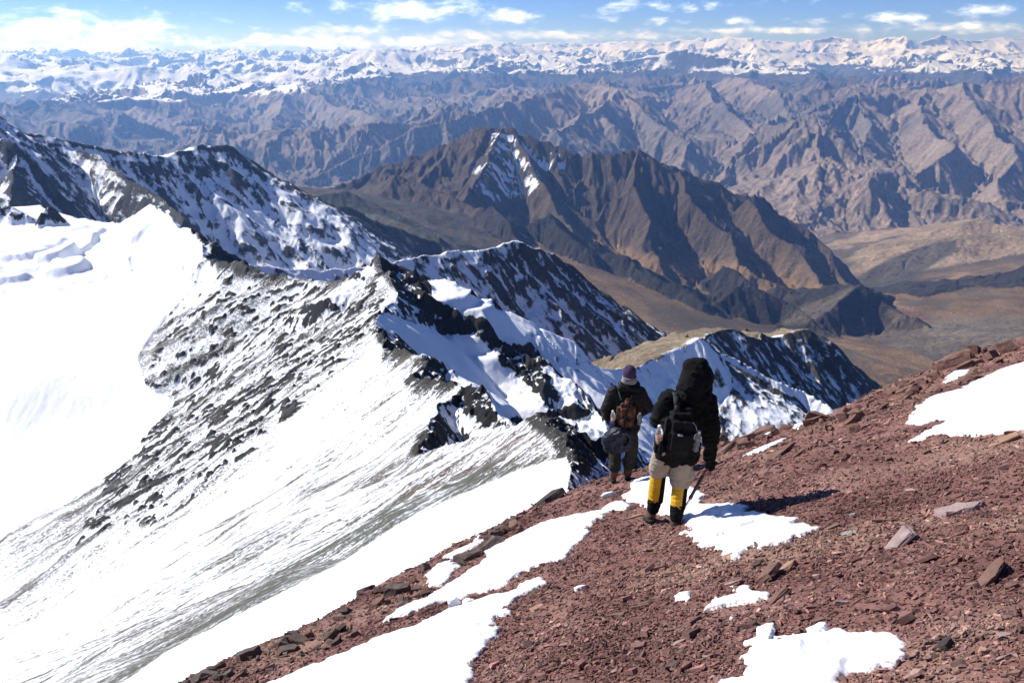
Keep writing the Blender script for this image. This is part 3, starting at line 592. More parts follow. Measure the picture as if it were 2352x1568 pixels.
# ================================================================ the red scree slope in front
PB, PC, PA = .40, .30, -2.09
def plane_hit(px, py):
    a, b = ray(px, py); y = PA / (PB - PC * a + b); return a * y, y
EDGE_PX = [(-900,2300),(-200,1900),(180,1680),(410,1570),(500,1530),(600,1480),(700,1440),(780,1392),(900,1330),(1000,1278),(1100,1226),(1180,1185),(1250,1158),(1300,1136),(1345,1110),(1400,1090),(1480,1068),(1560,1042),(1640,1016),(1750,1000),
           (1830,968),(1900,955),(1950,940),(2000,910),(2050,880),(2110,858),(2170,835),(2240,800),(2352,772),(2480,742),(2620,712),(2760,690)]
EDGE = np.array([plane_hit(*p) for p in EDGE_PX])
def edge_dist(x, y):               # > 0 beyond the edge (out over the drop)
    best = np.full(x.shape, 1e9, np.float32); sd = np.zeros(x.shape, np.float32)
    for i in range(len(EDGE) - 1):
        a, b = EDGE[i], EDGE[i + 1]; ex, ey = b - a; L2 = ex * ex + ey * ey; L = math.sqrt(L2)
        px_, py_ = x - a[0], y - a[1]; t = (px_ * ex + py_ * ey) / L2
        if i > 0: t = np.maximum(t, 0)
        if i < len(EDGE) - 2: t = np.minimum(t, 1)
        qx, qy = px_ - t * ex, py_ - t * ey; d = np.hypot(qx, qy); s = (ex * py_ - ey * px_)
        # a joint between two stretches takes the side of whichever is more face-on
        m = d < best - 1e-5
        best = np.where(m, d, best); sd = np.where(m, np.sign(s), sd)
    return best * sd
def FZ(x, y, fine=True):
    x = np.asarray(x, np.float32); y = np.asarray(y, np.float32)
    e = edge_dist(x + .25 * gn(x / 1.1, y / 1.1, 5) + .1 * gn(x / .4, y / .4, 6), y + .2 * gn(x / 1.3, y / 1.3, 7))
    z = PA - PB * y + PC * x
    z = z + .05 * gn(x / 1.7, y / 1.7, 8) + .03 * gn(x / .7, y / .7, 9)
    e2 = np.maximum(e + .25, 0); z = z - np.where(e2 < 2, .42 * e2 * e2, .42 * 4 + 1.68 * (e2 - 2)) * 1.0
    if fine: z = z + .014 * gn(x / .22, y / .22, 10) + .008 * gn(x / .08, y / .08, 12)
    return z
ground_hit = plane_hit
FA = 760
faz = np.linspace(R(-56), R(52), FA); frs = [1.3]
while frs[-1] < 34: frs.append(frs[-1] * 1.0052)
frs = np.array(frs); FR_, FAz = np.meshgrid(frs, faz, indexing='ij'); fx = (FR_ * np.sin(FAz)).astype(np.float32); fy = (FR_ * np.cos(FAz) ).astype(np.float32)
fz = FZ(fx, fy); ed = edge_dist(fx, fy)
keep = ed < 7.5
fid = np.arange(fz.size, dtype=np.int32).reshape(fz.shape)
fq = np.stack([fid[:-1, :-1], fid[:-1, 1:], fid[1:, 1:], fid[1:, :-1]], -1).reshape(-1, 4)
fq = fq[keep.ravel()[fq].all(axis=1)]; u, inv = np.unique(fq, return_inverse=True)

def scree_mat(name, shard=False):
    m = bpy.data.materials.new(name); m.use_nodes = True; nt = m.node_tree; nt.nodes.clear(); N = nt.nodes.new; L = nt.links.new
    out = N('ShaderNodeOutputMaterial'); bs = N('ShaderNodeBsdfPrincipled'); L(bs.outputs[0], out.inputs[0])
    geo = N('ShaderNodeNewGeometry')
    n1 = N('ShaderNodeTexNoise'); n1.inputs['Scale'].default_value = .9; n1.inputs['Detail'].default_value = 6; L(geo.outputs['Position'], n1.inputs['Vector'])
    n2 = N('ShaderNodeTexNoise'); n2.inputs['Scale'].default_value = 26; n2.inputs['Detail'].default_value = 6; n2.inputs['Roughness'].default_value = .75; L(geo.outputs['Position'], n2.inputs['Vector'])
    r1 = N('ShaderNodeValToRGB'); L(n1.outputs[0], r1.inputs[0]); e = r1.color_ramp.elements
    e[0].position = .33; e[0].color = (.12, .053, .043, 1); e[1].position = .68; e[1].color = (.25, .132, .108, 1)
    q = r1.color_ramp.elements.new(.5); q.color = (.18, .085, .069, 1)
    n3 = N('ShaderNodeTexNoise'); n3.inputs['Scale'].default_value = .45; n3.inputs['Detail'].default_value = 7; n3.inputs['Roughness'].default_value = .65; L(geo.outputs['Position'], n3.inputs['Vector'])
    m3 = N('ShaderNodeMapRange'); L(n3.outputs[0], m3.inputs[0]); m3.inputs[1].default_value = .5; m3.inputs[2].default_value = .68; m3.inputs[4].default_value = .5
    tn = N('ShaderNodeMix'); tn.data_type = 'RGBA'; L(m3.outputs[0], tn.inputs[0]); L(r1.outputs[0], tn.inputs[6]); tn.inputs[7].default_value = (.29, .19, .125, 1)
    mr = N('ShaderNodeMapRange'); L(n2.outputs[0], mr.inputs[0]); mr.inputs[1].default_value = .3; mr.inputs[2].default_value = .7; mr.inputs[3].default_value = .6; mr.inputs[4].default_value = 1.35
    mul = N('ShaderNodeMix'); mul.data_type = 'RGBA'; mul.blend_type = 'MULTIPLY'; mul.inputs[0].default_value = 1; L(tn.outputs[2], mul.inputs[6]); L(mr.outputs[0], mul.inputs[7])
    col = mul.outputs[2]
    if shard:
        a = N('ShaderNodeAttribute'); a.attribute_name = 'tint'
        mm = N('ShaderNodeMix'); mm.data_type = 'RGBA'; mm.blend_type = 'MULTIPLY'; mm.inputs[0].default_value = 1; L(col, mm.inputs[6]); L(a.outputs['Color'], mm.inputs[7]); col = mm.outputs[2]
    L(col, bs.inputs['Base Color']); bs.inputs['Roughness'].default_value = .82; bs.inputs['Specular IOR Level'].default_value = .3
    bp = N('ShaderNodeBump'); bp.inputs['Strength'].default_value = .5 if not shard else .35; bp.inputs['Distance'].default_value = .012; L(n2.outputs[0], bp.inputs['Height']); L(bp.outputs[0], bs.inputs['Normal'])
    return m
M_scree = scree_mat('red_scree'); M_shard = scree_mat('red_shale', True)
o = np_mesh('ground', np.stack([fx, fy, fz], -1).reshape(-1, 3)[u], inv.reshape(-1, 4), M_scree)
tag(o, 'reddish brown scree slope in the foreground that the hikers walk down', 'ground', kind='structure')

# ---------------------------------------------------------------- snow lying on the scree
def snow_mat():
    m = bpy.data.materials.new('snow'); m.use_nodes = True; nt = m.node_tree; N = nt.nodes.new; L = nt.links.new; bs = nt.nodes['Principled BSDF']
    a = N('ShaderNodeAttribute'); a.attribute_name = 'dirt'; dn = N('ShaderNodeTexNoise'); dn.inputs['Scale'].default_value = 55; dn.inputs['Detail'].default_value = 4
    dm = N('ShaderNodeMath'); dm.operation = 'MULTIPLY'; dr = N('ShaderNodeMapRange'); dr.inputs[1].default_value = .46; dr.inputs[2].default_value = .66; L(dn.outputs[0], dr.inputs[0]); L(dr.outputs[0], dm.inputs[0]); L(a.outputs['Fac'], dm.inputs[1])
    mx = N('ShaderNodeMix'); mx.data_type = 'RGBA'; L(dm.outputs[0], mx.inputs[0]); mx.inputs[6].default_value = (.84, .85, .87, 1); mx.inputs[7].default_value = (.34, .22, .19, 1); L(mx.outputs[2], bs.inputs['Base Color'])
    geo0 = N('ShaderNodeNewGeometry'); L(geo0.outputs['Position'], dn.inputs['Vector']); bs.inputs['Roughness'].default_value = .6; bs.inputs['Specular IOR Level'].default_value = .3
    geo = N('ShaderNodeNewGeometry'); n = N('ShaderNodeTexNoise'); n.inputs['Scale'].default_value = 14; n.inputs['Detail'].default_value = 6; L(geo.outputs['Position'], n.inputs['Vector'])
    bp = N('ShaderNodeBump'); bp.inputs['Strength'].default_value = .35; bp.inputs['Distance'].default_value = .03; L(n.outputs[0], bp.inputs['Height']); L(bp.outputs[0], bs.inputs['Normal'])
    return m
M_snow = snow_mat()
def poly_sd(x, y, P):              # < 0 inside
    best = np.full(x.shape, 1e9, np.float32); ins = np.zeros(x.shape, bool)
    n = len(P)
    for i in range(n):
        a, b = P[i], P[(i + 1) % n]; ex, ey = b[0] - a[0], b[1] - a[1]
        t = np.clip(((x - a[0]) * ex + (y - a[1]) * ey) / (ex * ex + ey * ey + 1e-12), 0, 1)
        best = np.minimum(best, np.hypot(x - a[0] - t * ex, y - a[1] - t * ey))
        c = ((a[1] > y) != (b[1] > y)) & (x < (b[0] - a[0]) * (y - a[1]) / (b[1] - a[1] + 1e-12) + a[0]); ins ^= c
    return np.where(ins, -best, best)
SNOWP = []
def snow_patch(pts, thick=.07, label='', lump=1.0, ragged=.06, name='snow_patch', prints=()):
    P = np.array([ground_hit(*p) for p in pts]); SNOWP.append(P)
    x0, y0 = P.min(0) - .15; x1, y1 = P.max(0) + .15
    cell = max(.018, math.sqrt((x1 - x0) * (y1 - y0) / 90000))
    xs = np.arange(x0, x1, cell); ys = np.arange(y0, y1, cell); gx, gy = np.meshgrid(xs, ys)
    gx = gx.astype(np.float32); gy = gy.astype(np.float32)
    sd = poly_sd(gx, gy, P) + ragged * .6 * gn(gx / .35, gy / .35, 15) + ragged * .8 * gn(gx / .13, gy / .13, 16) + ragged * .45 * gn(gx / .05, gy / .05, 17)
    prof = np.clip(-sd / (.10 + thick), -1, 1); prof = np.where(prof > 0, prof ** .75, prof)
    lumpy = (.5 + .5 * gn(gx / .35, gy / .35, 18)) * .014 + (.5 - np.abs(gn(gx / .14, gy / .10, 19))) * .012
    z = FZ(gx, gy, False) + prof * .5 * thick * (1 + .4 * gn(gx / .9, gy / .9, 21)) + np.where(prof > 0, lumpy * lump * prof * sstep(1.2, .0, -sd * .9 + .1) + lumpy * .4 * lump, -.03) + .012
    for (qx, qy, qa) in prints:
        cx_, cy_ = plane_hit(qx, qy); ux, uy = math.cos(qa), math.sin(qa); dx, dy = gx - cx_, gy - cy_; a_ = (dx * ux + dy * uy) / .13; b_ = (-dx * uy + dy * ux) / .055
        z = z - .035 * np.exp(-(a_ * a_ + b_ * b_) ** 2)
    z = z - np.where(prof > .4, .010 * np.maximum(0, gn(gx / .16, gy / .11, 27) - .1) * 2, 0)
    dirt = np.clip(.10 + .9 * sstep(-.07, .0, sd) + .25 * gn(gx / .6, gy / .6, 29), 0, 1).ravel()
    kp = sd < cell * 2.5; ii = np.arange(gx.size, dtype=np.int32).reshape(gx.shape)
    q = np.stack([ii[:-1, :-1], ii[:-1, 1:], ii[1:, 1:], ii[1:, :-1]], -1).reshape(-1, 4); q = q[kp.ravel()[q].all(axis=1)]
    u, inv = np.unique(q, return_inverse=True)
    o = np_mesh(name, np.stack([gx, gy, z], -1).reshape(-1, 3)[u], inv.reshape(-1, 4), M_snow, attrs={'dirt': dirt[u]})
    tag(o, label, 'snow patch', kind='structure'); return o
snow_patch([(2352,838),(2280,860),(2200,898),(2130,915),(2100,945),(2080,975),(2120,972),(2150,966),(2180,972),(2130,992),(2080,1016),(2150,1003),(2240,998),(2352,982),(2520,962),(2640,800),(2500,795)], .07, 'large snow field on the red scree at the upper right')
snow_patch([(1427,1138),(1449,1129),(1446,1113),(1461,1101),(1486,1090),(1520,1085),(1560,1100),(1627,1135),(1600,1150),(1635,1162),(1709,1163),(1723,1177),(1785,1183),(1848,1190),(1820,1198),(1875,1213),(1839,1230),(1801,1248),(1742,1267),(1734,1257),(1721,1267),(1692,1288),(1677,1290),(1673,1274),(1637,1265),(1591,1257),(1612,1244),(1582,1232),(1563,1222),(1575,1203),(1540,1185),(1500,1175),(1470,1160),(1445,1152)], .05, 'snow patch at the feet of the larger hiker, crossed by his shadow', 1.3, prints=[(1600,1180,1.3),(1590,1215,1.4),(1650,1190,1.0),(1500,1140,1.5),(1520,1115,1.5),(1480,1130,1.6),(1700,1215,.4),(1660,1235,1.2),(1740,1200,.2),(1640,1255,1.3)])
snow_patch([(1399,1176),(1323,1182),(1268,1194),(1217,1211),(1199,1225),(1151,1249),(1117,1266),(1115,1287),(1079,1310),(1010,1352),(952,1386),(900,1410),(879,1431),(931,1417),(1007,1386),(1096,1359),(1151,1347),(1199,1318),(1244,1300),(1306,1280),(1310,1262),(1341,1235),(1372,1200)], .07, 'long snow tongue left of the hikers, the upper of two')
snow_patch([(1251,1342),(1234,1331),(1206,1338),(1189,1352),(1131,1362),(1089,1376),(1027,1407),(952,1437),(872,1468),(786,1502),(700,1535),(640,1562),(560,1600),(600,1720),(1080,1700),(1086,1568),(1089,1541),(1069,1524),(1096,1510),(1117,1486),(1144,1459),(1141,1441),(1141,1417),(1175,1407),(1168,1393),(1192,1369),(1220,1359)], .08, 'wide snow field at the bottom edge left of the middle', 1.2)
snow_patch([(979,1338),(1000,1302),(1041,1290),(1052,1308),(1022,1340),(985,1352)], .05, 'crusty snow patch between dark rocks on the left edge of the scree', 1.6)
snow_patch([(1017,1278),(1070,1254),(1100,1230),(1112,1243),(1062,1282),(1030,1288)], .04, 'narrow snow patch behind the dark rocks on the left edge of the scree', 1.3)
snow_patch([(1713,1484),(1747,1459),(1785,1472),(1852,1468),(1911,1452),(1987,1455),(2063,1472),(2088,1510),(2029,1535),(1970,1552),(1945,1568),(1930,1650),(1620,1650),(1650,1562),(1700,1554),(1721,1527),(1709,1514)], .08, 'rounded snow patch at the bottom edge on the right', 1.5, prints=[(1860,1500,1.3),(1960,1545,1.2),(1800,1520,1.4),(1930,1480,.8)])
snow_patch([(1618,1411),(1637,1392),(1633,1375),(1684,1366),(1692,1350),(1713,1343),(1726,1358),(1772,1369),(1747,1388),(1692,1396),(1641,1402)], .07, 'small lumpy snow patch beside a flat slab, lower right', 1.6, .05)
snow_patch([(1543,1374),(1560,1364),(1580,1364),(1597,1376),(1580,1385),(1555,1384)], .06, 'small oval snow patch on bare scree below the larger hiker', 1.0, .03)
snow_patch([(1702,1049),(1734,1030),(1780,1014),(1818,1002),(1790,1018),(1755,1034),(1720,1044)], .04, 'thin snow streak near the rocky skyline right of the larger hiker', .6, .03)
snow_patch([(1822,985),(1829,972),(1835,962),(1860,966),(1846,975),(1836,986)], .06, 'snow pocket between skyline boulders', .6, .03)
snow_patch([(1745,996),(1760,989),(1776,984),(1782,989),(1765,996),(1752,999)], .04, 'tiny snow pocket behind skyline rocks right of the larger hiker', .6, .02)
snow_patch([(1378,1175),(1400,1161),(1430,1155),(1450,1164),(1438,1172),(1400,1179)], .05, 'lumpy bit of snow at the upper tip of the long snow tongue', 1.6, .03)
snow_patch([(2160,872),(2190,855),(2230,850),(2215,862),(2180,876)], .05, 'snow caught between the boulders above the large snow field', .8, .03)

# ---------------------------------------------------------------- shards: too many to count
rng = np.random.default_rng(11)
def hull_mesh(pts):
    bm = bmesh.new()
    for p in pts: bm.verts.new(p)
    r = bmesh.ops.convex_hull(bm, input=bm.verts)
    bmesh.ops.delete(bm, geom=[g for g in r['geom_interior'] if isinstance(g, bmesh.types.BMVert)], context='VERTS')
    bmesh.ops.dissolve_limit(bm, angle_limit=R(9), verts=bm.verts, edges=bm.edges)
    return bm
def slab_pts(rg, flat=.3, n=7):
    a = np.sort(rg.random(n) * 2 * np.pi); rad = .35 + .25 * rg.random(n)
    el = 1 + rg.random() * .9; P = []
    sx, sy = rg.normal(0, .05, 2)
    for t, r_ in zip(a, rad): P.append((math.cos(t) * r_ * el, math.sin(t) * r_, -flat / 2 * (.8 + .2 * rg.random())))
    for t, r_ in zip(a, rad): P.append((math.cos(t) * r_ * el * (.8 + .15 * rg.random()) + sx, math.sin(t) * r_ * (.8 + .15 * rg.random()) + sy, flat / 2 * (.75 + .5 * rg.random())))
    return P
protos = []
for i in range(28):
    bm = hull_mesh(slab_pts(rng, .14 + .22 * rng.random(), int(rng.integers(5, 7)))); bmesh.ops.triangulate(bm, faces=bm.faces)
    bm.verts.index_update()
    protos.append((np.array([v.co[:] for v in bm.verts], np.float32), np.array([[v.index for v in f.verts] for f in bm.faces], np.int32))); bm.free()
def rotm(yaw, tx, ty):
    cy, sy = np.cos(yaw), np.sin(yaw); cx, sx = np.cos(tx), np.sin(tx); c2, s2 = np.cos(ty), np.sin(ty); z = np.zeros_like(yaw); o = np.ones_like(yaw)
    Rz = np.stack([cy, -sy, z, sy, cy, z, z, z, o], -1).reshape(-1, 3, 3); Rx = np.stack([o, z, z, z, cx, -sx, z, sx, cx], -1).reshape(-1, 3, 3); Ry = np.stack([c2, z, s2, z, o, z, -s2, z, c2], -1).reshape(-1, 3, 3)
    return Ry @ Rx @ Rz
SLX, SLY = -math.atan(PB), -math.atan(PC)   # the slope's own tilt
def scatter(n, size, rmin, rmax, tilt, seed, power=1.0):
    rg = np.random.default_rng(seed)
    a = R(-50) + R(96) * rg.random(n); r = np.exp(np.log(rmin) + (np.log(rmax) - np.log(rmin)) * rg.random(n) ** power)
    x = (r * np.sin(a)).astype(np.float32); y = (r * np.cos(a)).astype(np.float32)
    e = edge_dist(x, y); ok = e < 1.2
    cl = fbm(x / 1.2, y / 1.2, 3, 33); ok &= rg.random(n) < .75 + .9 * cl
    for P in SNOWP:
        x0, y0 = P.min(0); x1, y1 = P.max(0); c = np.where(ok & (x > x0) & (x < x1) & (y > y0) & (y < y1))[0]
        if len(c): sdv = poly_sd(x[c], y[c], P); ok[c] &= (sdv > -.03) | ((sdv > -.22) & (rg.random(len(c)) < .16 + sdv * .6))
    x, y, r = x[ok], y[ok], r[ok]; m = len(x)
    s = size[0] * (size[1] / size[0]) ** (rg.random(m) ** 1.6)
    z = FZ(x, y) + s * .17
    Rm = rotm((rg.normal(.35, .8, m)), SLX + rg.normal(0, tilt, m), SLY + rg.normal(0, tilt, m))
    sc = s[:, None] * np.stack([.8 + .5 * rg.random(m), .7 + .6 * rg.random(m), .7 + .8 * rg.random(m)], -1)
    pk = rg.integers(0, len(protos), m); V, F, T = [], [], []; base = 0
    br = np.clip(rg.lognormal(.05, .38, m), .3, 2.4); hue = rg.random((m, 1))
    tint = br[:, None] * (np.array([[1, 1.0, 1.0]]) * (1 - .55 * hue) + np.array([[.92, 1.25, 1.3]]) * .55 * hue)
    for k, (pv, pf) in enumerate(protos):
        i = np.where(pk == k)[0]
        if not len(i): continue
        v = np.einsum('nij,nkj->nki', Rm[i], pv[None] * sc[i][:, None]) + np.stack([x[i], y[i], z[i]], -1)[:, None]
        V.append(v.reshape(-1, 3)); F.append((pf[None] + (np.arange(len(i)) * len(pv))[:, None, None] + base).reshape(-1, 3)); T.append(np.repeat(tint[i], len(pv), 0)); base += len(i) * len(pv)
    return np.concatenate(V), np.concatenate(F), np.concatenate(T)
sets = [scatter(SH_N * 3, (.011, .032), 2.6, 9.5, .48, 101, .9), scatter(SH_N * 2, (.018, .050), 4.0, 18.0, .40, 102, .85), scatter(SH_N // 18, (.045, .11), 3.0, 26.0, .18, 103, .85), scatter(SH_N // 2, (.045, .10), 9.0, 30.0, .25, 104, .8)]
V = np.concatenate([s[0] for s in sets]); off = np.cumsum([0] + [len(s[0]) for s in sets]); F = np.concatenate([s[1] + off[i] for i, s in enumerate(sets)]); T = np.concatenate([s[2] for s in sets])
o = np_mesh('scree', V, None, M_shard, smooth=False, attrs={'tint': T}, faces3=F)
tag(o, 'loose reddish shale shards covering the foreground slope', 'scree', kind='stuff')
# ---------------------------------------------------------------- rocks one can tell apart
def rock_mat(name, c0, c1):
    m = bpy.data.materials.new(name); m.use_nodes = True; nt = m.node_tree; N = nt.nodes.new; L = nt.links.new; bs = nt.nodes['Principled BSDF']
    geo = N('ShaderNodeNewGeometry'); n = N('ShaderNodeTexNoise'); n.inputs['Scale'].default_value = 7; n.inputs['Detail'].default_value = 8; n.inputs['Roughness'].default_value = .7; L(geo.outputs['Position'], n.inputs['Vector'])
    r = N('ShaderNodeValToRGB'); L(n.outputs[0], r.inputs[0]); r.color_ramp.elements[0].position = .35; r.color_ramp.elements[1].position = .65
    r.color_ramp.elements[0].color = (*c0, 1); r.color_ramp.elements[1].color = (*c1, 1); L(r.outputs[0], bs.inputs['Base Color']); bs.inputs['Roughness'].default_value = .85; bs.inputs['Specular IOR Level'].default_value = .25
    n2 = N('ShaderNodeTexNoise'); n2.inputs['Scale'].default_value = 30; n2.inputs['Detail'].default_value = 6; L(geo.outputs['Position'], n2.inputs['Vector'])
    bp = N('ShaderNodeBump'); bp.inputs['Strength'].default_value = .6; bp.inputs['Distance'].default_value = .02; L(n2.outputs[0], bp.inputs['Height']); L(bp.outputs[0], bs.inputs['Normal'])
    return m
RM = dict(brown=rock_mat('brown_rock', (.13, .068, .050), (.21, .125, .098)), dark=rock_mat('dark_rock', (.075, .052, .042), (.13, .098, .080)), pale=rock_mat('pale_rock', (.24, .165, .15), (.36, .27, .25)),
          grey=rock_mat('grey_rock', (.26, .245, .23), (.36, .34, .32)), tan=rock_mat('tan_rock', (.26, .145, .095), (.36, .22, .15)), black=rock_mat('blackish_rock', (.04, .032, .03), (.07, .055, .05)))
rg = np.random.default_rng(5); random.seed(5)
def rock_mesh(flat, seed, el=1.0):
    r_ = np.random.default_rng(seed)
    P = [(x * el, y, z) for x, y, z in slab_pts(r_, flat, int(r_.integers(5, 9)))]
    if flat > .35:
        for _ in range(5): v = r_.normal(0, 1, 3); v /= np.linalg.norm(v); P.append((v[0] * .5 * el, v[1] * .45, v[2] * flat * .55))
    bm = hull_mesh(P); bmesh.ops.bevel(bm, geom=bm.edges[:], offset=.016, segments=1, affect='EDGES')
    bmesh.ops.triangulate(bm, faces=[f for f in bm.faces if len(f.verts) > 4]); bmesh.ops.subdivide_edges(bm, edges=[e for e in bm.edges if e.calc_length() > .16], cuts=2, use_grid_fill=True)
    for v in bm.verts: v.co += v.normal * r_.normal(0, .010)
    me = bpy.data.meshes.new('rock'); bm.to_mesh(me); bm.free(); me.polygons.foreach_set('use_smooth', np.zeros(len(me.polygons), bool)); return me
def put_rock(px, py, wpx, me, mat, label, group=None, yaw=0.0, tx=0.0, ty=0.0, sink=.15, sc=(1, 1, 1), flat=.3, name='rock', onslope=True):
    x, y = plane_hit(px, py); z = gz_(x, y); dep = y * math.cos(PITCH) - z * math.sin(PITCH); s = wpx / FPX * dep
    o = bpy.data.objects.new(name, me); C.objects.link(o)
    if not me.materials: me.materials.append(mat)
    o.scale = (s * sc[0], s * sc[1], s * sc[2]); o.location = (x, y, z + s * flat * sc[2] * (.5 - sink))
    q = (Matrix.Rotation(-math.atan(PC), 3, 'Y') @ Matrix.Rotation(-math.atan(PB), 3, 'X')) if onslope else Matrix.Identity(3)
    o.rotation_euler = (q @ Matrix.Rotation(tx, 3, 'X') @ Matrix.Rotation(ty, 3, 'Y') @ Matrix.Rotation(yaw, 3, 'Z')).to_euler()
    return tag(o, label, 'rock' if name == 'rock' else 'snow chunk', group)
def gz_(x, y): return float(FZ(np.array([x]), np.array([y]), False)[0])
U = [ # px, py, width, flat, elongation, yaw, tilt x, tilt y, material, label
 (2192,1172,105,.16,1.1,.2,0,0,'pale','large flat pale slab lying on the scree near the right edge'),
 (2058,1243,58,.2,1.2,.5,.3,-.4,'pale','tilted pale slab with a black shadow, left of the large flat slab'),
 (1945,1222,30,.15,1.0,0,0,0,'grey','small light grey flat stone left of the tilted pale slab'),
 (1782,1045,52,.12,2.6,.7,.1,-.15,'brown','long thin slab just below the thin snow streak, right of the hooded hiker'),
 (1790,1381,62,.2,1.6,.45,0,-.3,'brown','brown slab leaning against the small lumpy snow patch'),
 (1258,1150,52,.3,1.5,.35,.1,-.25,'black','dark tilted slab on the edge where the red scree meets the white slope'),
 (2160,1492,44,.35,1.4,.4,0,-.2,'black','dark brown block right of the rounded snow patch at the bottom'),
 (1458,1190,34,.15,1.2,.1,0,0,'tan','tan flat stone just left of the hooded hiker\'s boots'),
 (1234,1397,34,.15,1.0,0,.1,0,'tan','tan flat stone alone on fine scree below the snow tongue tip'),
 (1409,1417,32,.3,1.4,0,.1,0,'brown','thick brown stone with shadow right of the tan flat stone'),
 (1928,1390,38,.25,.8,.9,0,.3,'pale','pinkish pale stone halfway between the lumpy and the rounded snow patches'),
 (2298,1463,38,.2,.8,1.3,0,.1,'pale','purplish upright plate near the bottom right corner'),
 (2256,1337,64,.14,2.0,.5,0,-.25,'brown','long thin slab below the large flat slab at the right'),
 (1793,1305,44,.2,1.3,.3,0,-.2,'tan','orange brown slab below the snow patch with the shadow'),
 (1978,1257,24,.3,1.0,0,0,0,'pale','small pale stone left of and below the tilted slab'),
 (1961,1181,20,.4,1.0,0,0,0,'grey','small whitish stone between hiker\'s shadow and the flat slab'),
 (2204,836,72,.42,1.4,.35,0,-.15,'brown','largest brown boulder on the right skyline, above the large snow field'),
 (2238,815,36,.7,.9,1.0,0,.3,'brown','pointed upright boulder just behind the largest skyline boulder'),
 (1828,955,54,.5,1.3,.1,0,.1,'black','big dark boulder on the skyline beside the snow pocket'),
 (1764,984,56,.4,1.3,.2,0,-.1,'brown','rounded brown boulder on the skyline left of the big dark boulder'),
 (1706,1003,44,.5,1.1,0,0,0,'brown','squarish brown boulder on the skyline, second right of the hooded hiker'),
 (1650,1015,40,.5,1.0,.3,0,-.3,'black','dark tilted rock on the skyline touching the hooded hiker\'s sleeve'),
 (1668,1037,52,.25,1.6,.5,0,-.2,'brown','dark edged flat slab beside the hooded hiker\'s right glove'),
 (1868,973,36,.5,1.1,.2,0,0,'brown','brown block right of the skyline snow pocket'),
 (1134,1234,30,.8,.9,.5,.2,.2,'dark','upright dark block on the left edge of the scree'),
 (1115,1265,62,.25,1.9,.7,0,-.3,'dark','long leaning dark slab under the upright block'),
 (1079,1286,48,.4,1.2,.2,0,.1,'dark','dark grey block left of the long leaning slab'),
 (914,1362,56,.45,1.1,.6,.2,.2,'dark','fluted dark block in the rubble on the left edge'),
 (843,1338,46,.5,1.0,.2,0,0,'dark','dark block at the rim of the rubble beside the white slope'),
 (570,1512,46,.5,1.2,.1,0,0,'dark','big dark block at the rim near the bottom edge on the left'),
 (1730,1336,70,.2,1.5,.45,0,-.2,'brown','flat slab touching the upper tip of the small lumpy snow patch'),
 (2300,1012,44,.16,1.9,.3,0,-.12,'tan','long tan slab under the large snow field at the right edge'),
]
for i, (px, py, w, fl, el, yaw, tx, ty, mt, lab) in enumerate(U):
    put_rock(px, py, w, rock_mesh(fl, 400 + i, el), RM[mt], lab, None, yaw, tx, ty, .2, flat=fl)
protoR = [(rock_mesh(fl, 700 + i, el), fl) for i, (fl, el) in enumerate([(.5, 1.1), (.4, 1.4), (.6, 1), (.3, 1.5), (.45, 1.2), (.7, .9), (.35, 1.2), (.5, 1.5)] * 2)]
for i, (me, fl) in enumerate(protoR): me.materials.append(RM['brown' if i < 8 else 'dark'])
flatR = [(rock_mesh(fl, 800 + i, el), fl) for i, (fl, el) in enumerate([(.14, 1.1), (.2, 1.4), (.16, 1.7), (.25, 1.2), (.18, 1.0), (.22, 1.6)])]
for i, (me, fl) in enumerate(flatR): me.materials.append(RM[('brown', 'pale', 'brown', 'tan', 'dark', 'brown')[i]])
def along(poly, t):
    n = len(poly) - 1; k = min(int(t * n), n - 1); f = t * n - k; return poly[k][0] + (poly[k + 1][0] - poly[k][0]) * f, poly[k][1] + (poly[k + 1][1] - poly[k][1]) * f
sky = [(1630,1020),(1750,1002),(1830,972),(1900,958),(1950,943),(2000,913),(2050,883),(2110,860),(2170,838),(2240,803),(2352,775),(2420,758)]
def in_snow(px, py):
    x, y = plane_hit(px, py); a = np.array([x]), np.array([y])
    return any(float(poly_sd(a[0], a[1], P)[0]) < .02 for P in SNOWP)
def sky_label(px, w):
    a = 'close to the right of the hooded hiker' if px < 1740 else 'either side of the skyline snow pocket' if px < 1900 else 'in the dip left of the large snow field' if px < 2080 else 'above the left end of the large snow field' if px < 2220 else 'above the large snow field at the right edge'
    return ('big' if w > 30 else 'medium' if w > 20 else 'small') + ' brown skyline rock ' + a
def left_label(px, w):
    a = 'near the bottom edge' if px < 620 else 'beside the wide snow field' if px < 820 else 'below the crusty snow patch' if px < 960 else 'around the crusty snow patch' if px < 1070 else 'near its upper end'
    return ('larger' if w > 22 else 'smaller') + ' dark rock in the rubble of the left rim, ' + a
def flat_label(px, py, me):
    a = 'bottom middle, right of the wide snow field' if px < 1600 and py > 1300 else 'between the hooded hiker and the large snow field' if py < 1150 and px < 2050 else 'under the large snow field, far right' if py < 1150 else 'left of the large pale slab' if py < 1330 and px < 2100 else 'around the large pale slab, right' if py < 1330 else 'around the lumpy snow patch, lower right' if px < 1950 else 'in the bottom right corner'
    return {'pale_rock': 'pale', 'tan_rock': 'tan', 'dark_rock': 'dark'}.get(me.materials[0].name, 'brown') + ' flat shale slab ' + a
for i in range(120):
    px, py = along(sky, random.random() ** .8); w = random.choice([11, 14, 18, 22, 26, 34]); py += random.random() ** 1.3 * (62 if px > 1950 else 34) + 2
    if in_snow(px, py): continue
    me, fl = protoR[random.randrange(8)]; put_rock(px, py, w, me, None, sky_label(px, w), 'rocks along the right skyline', random.random() * 6.28, random.gauss(0, .25), random.gauss(0, .25), .15, flat=fl)
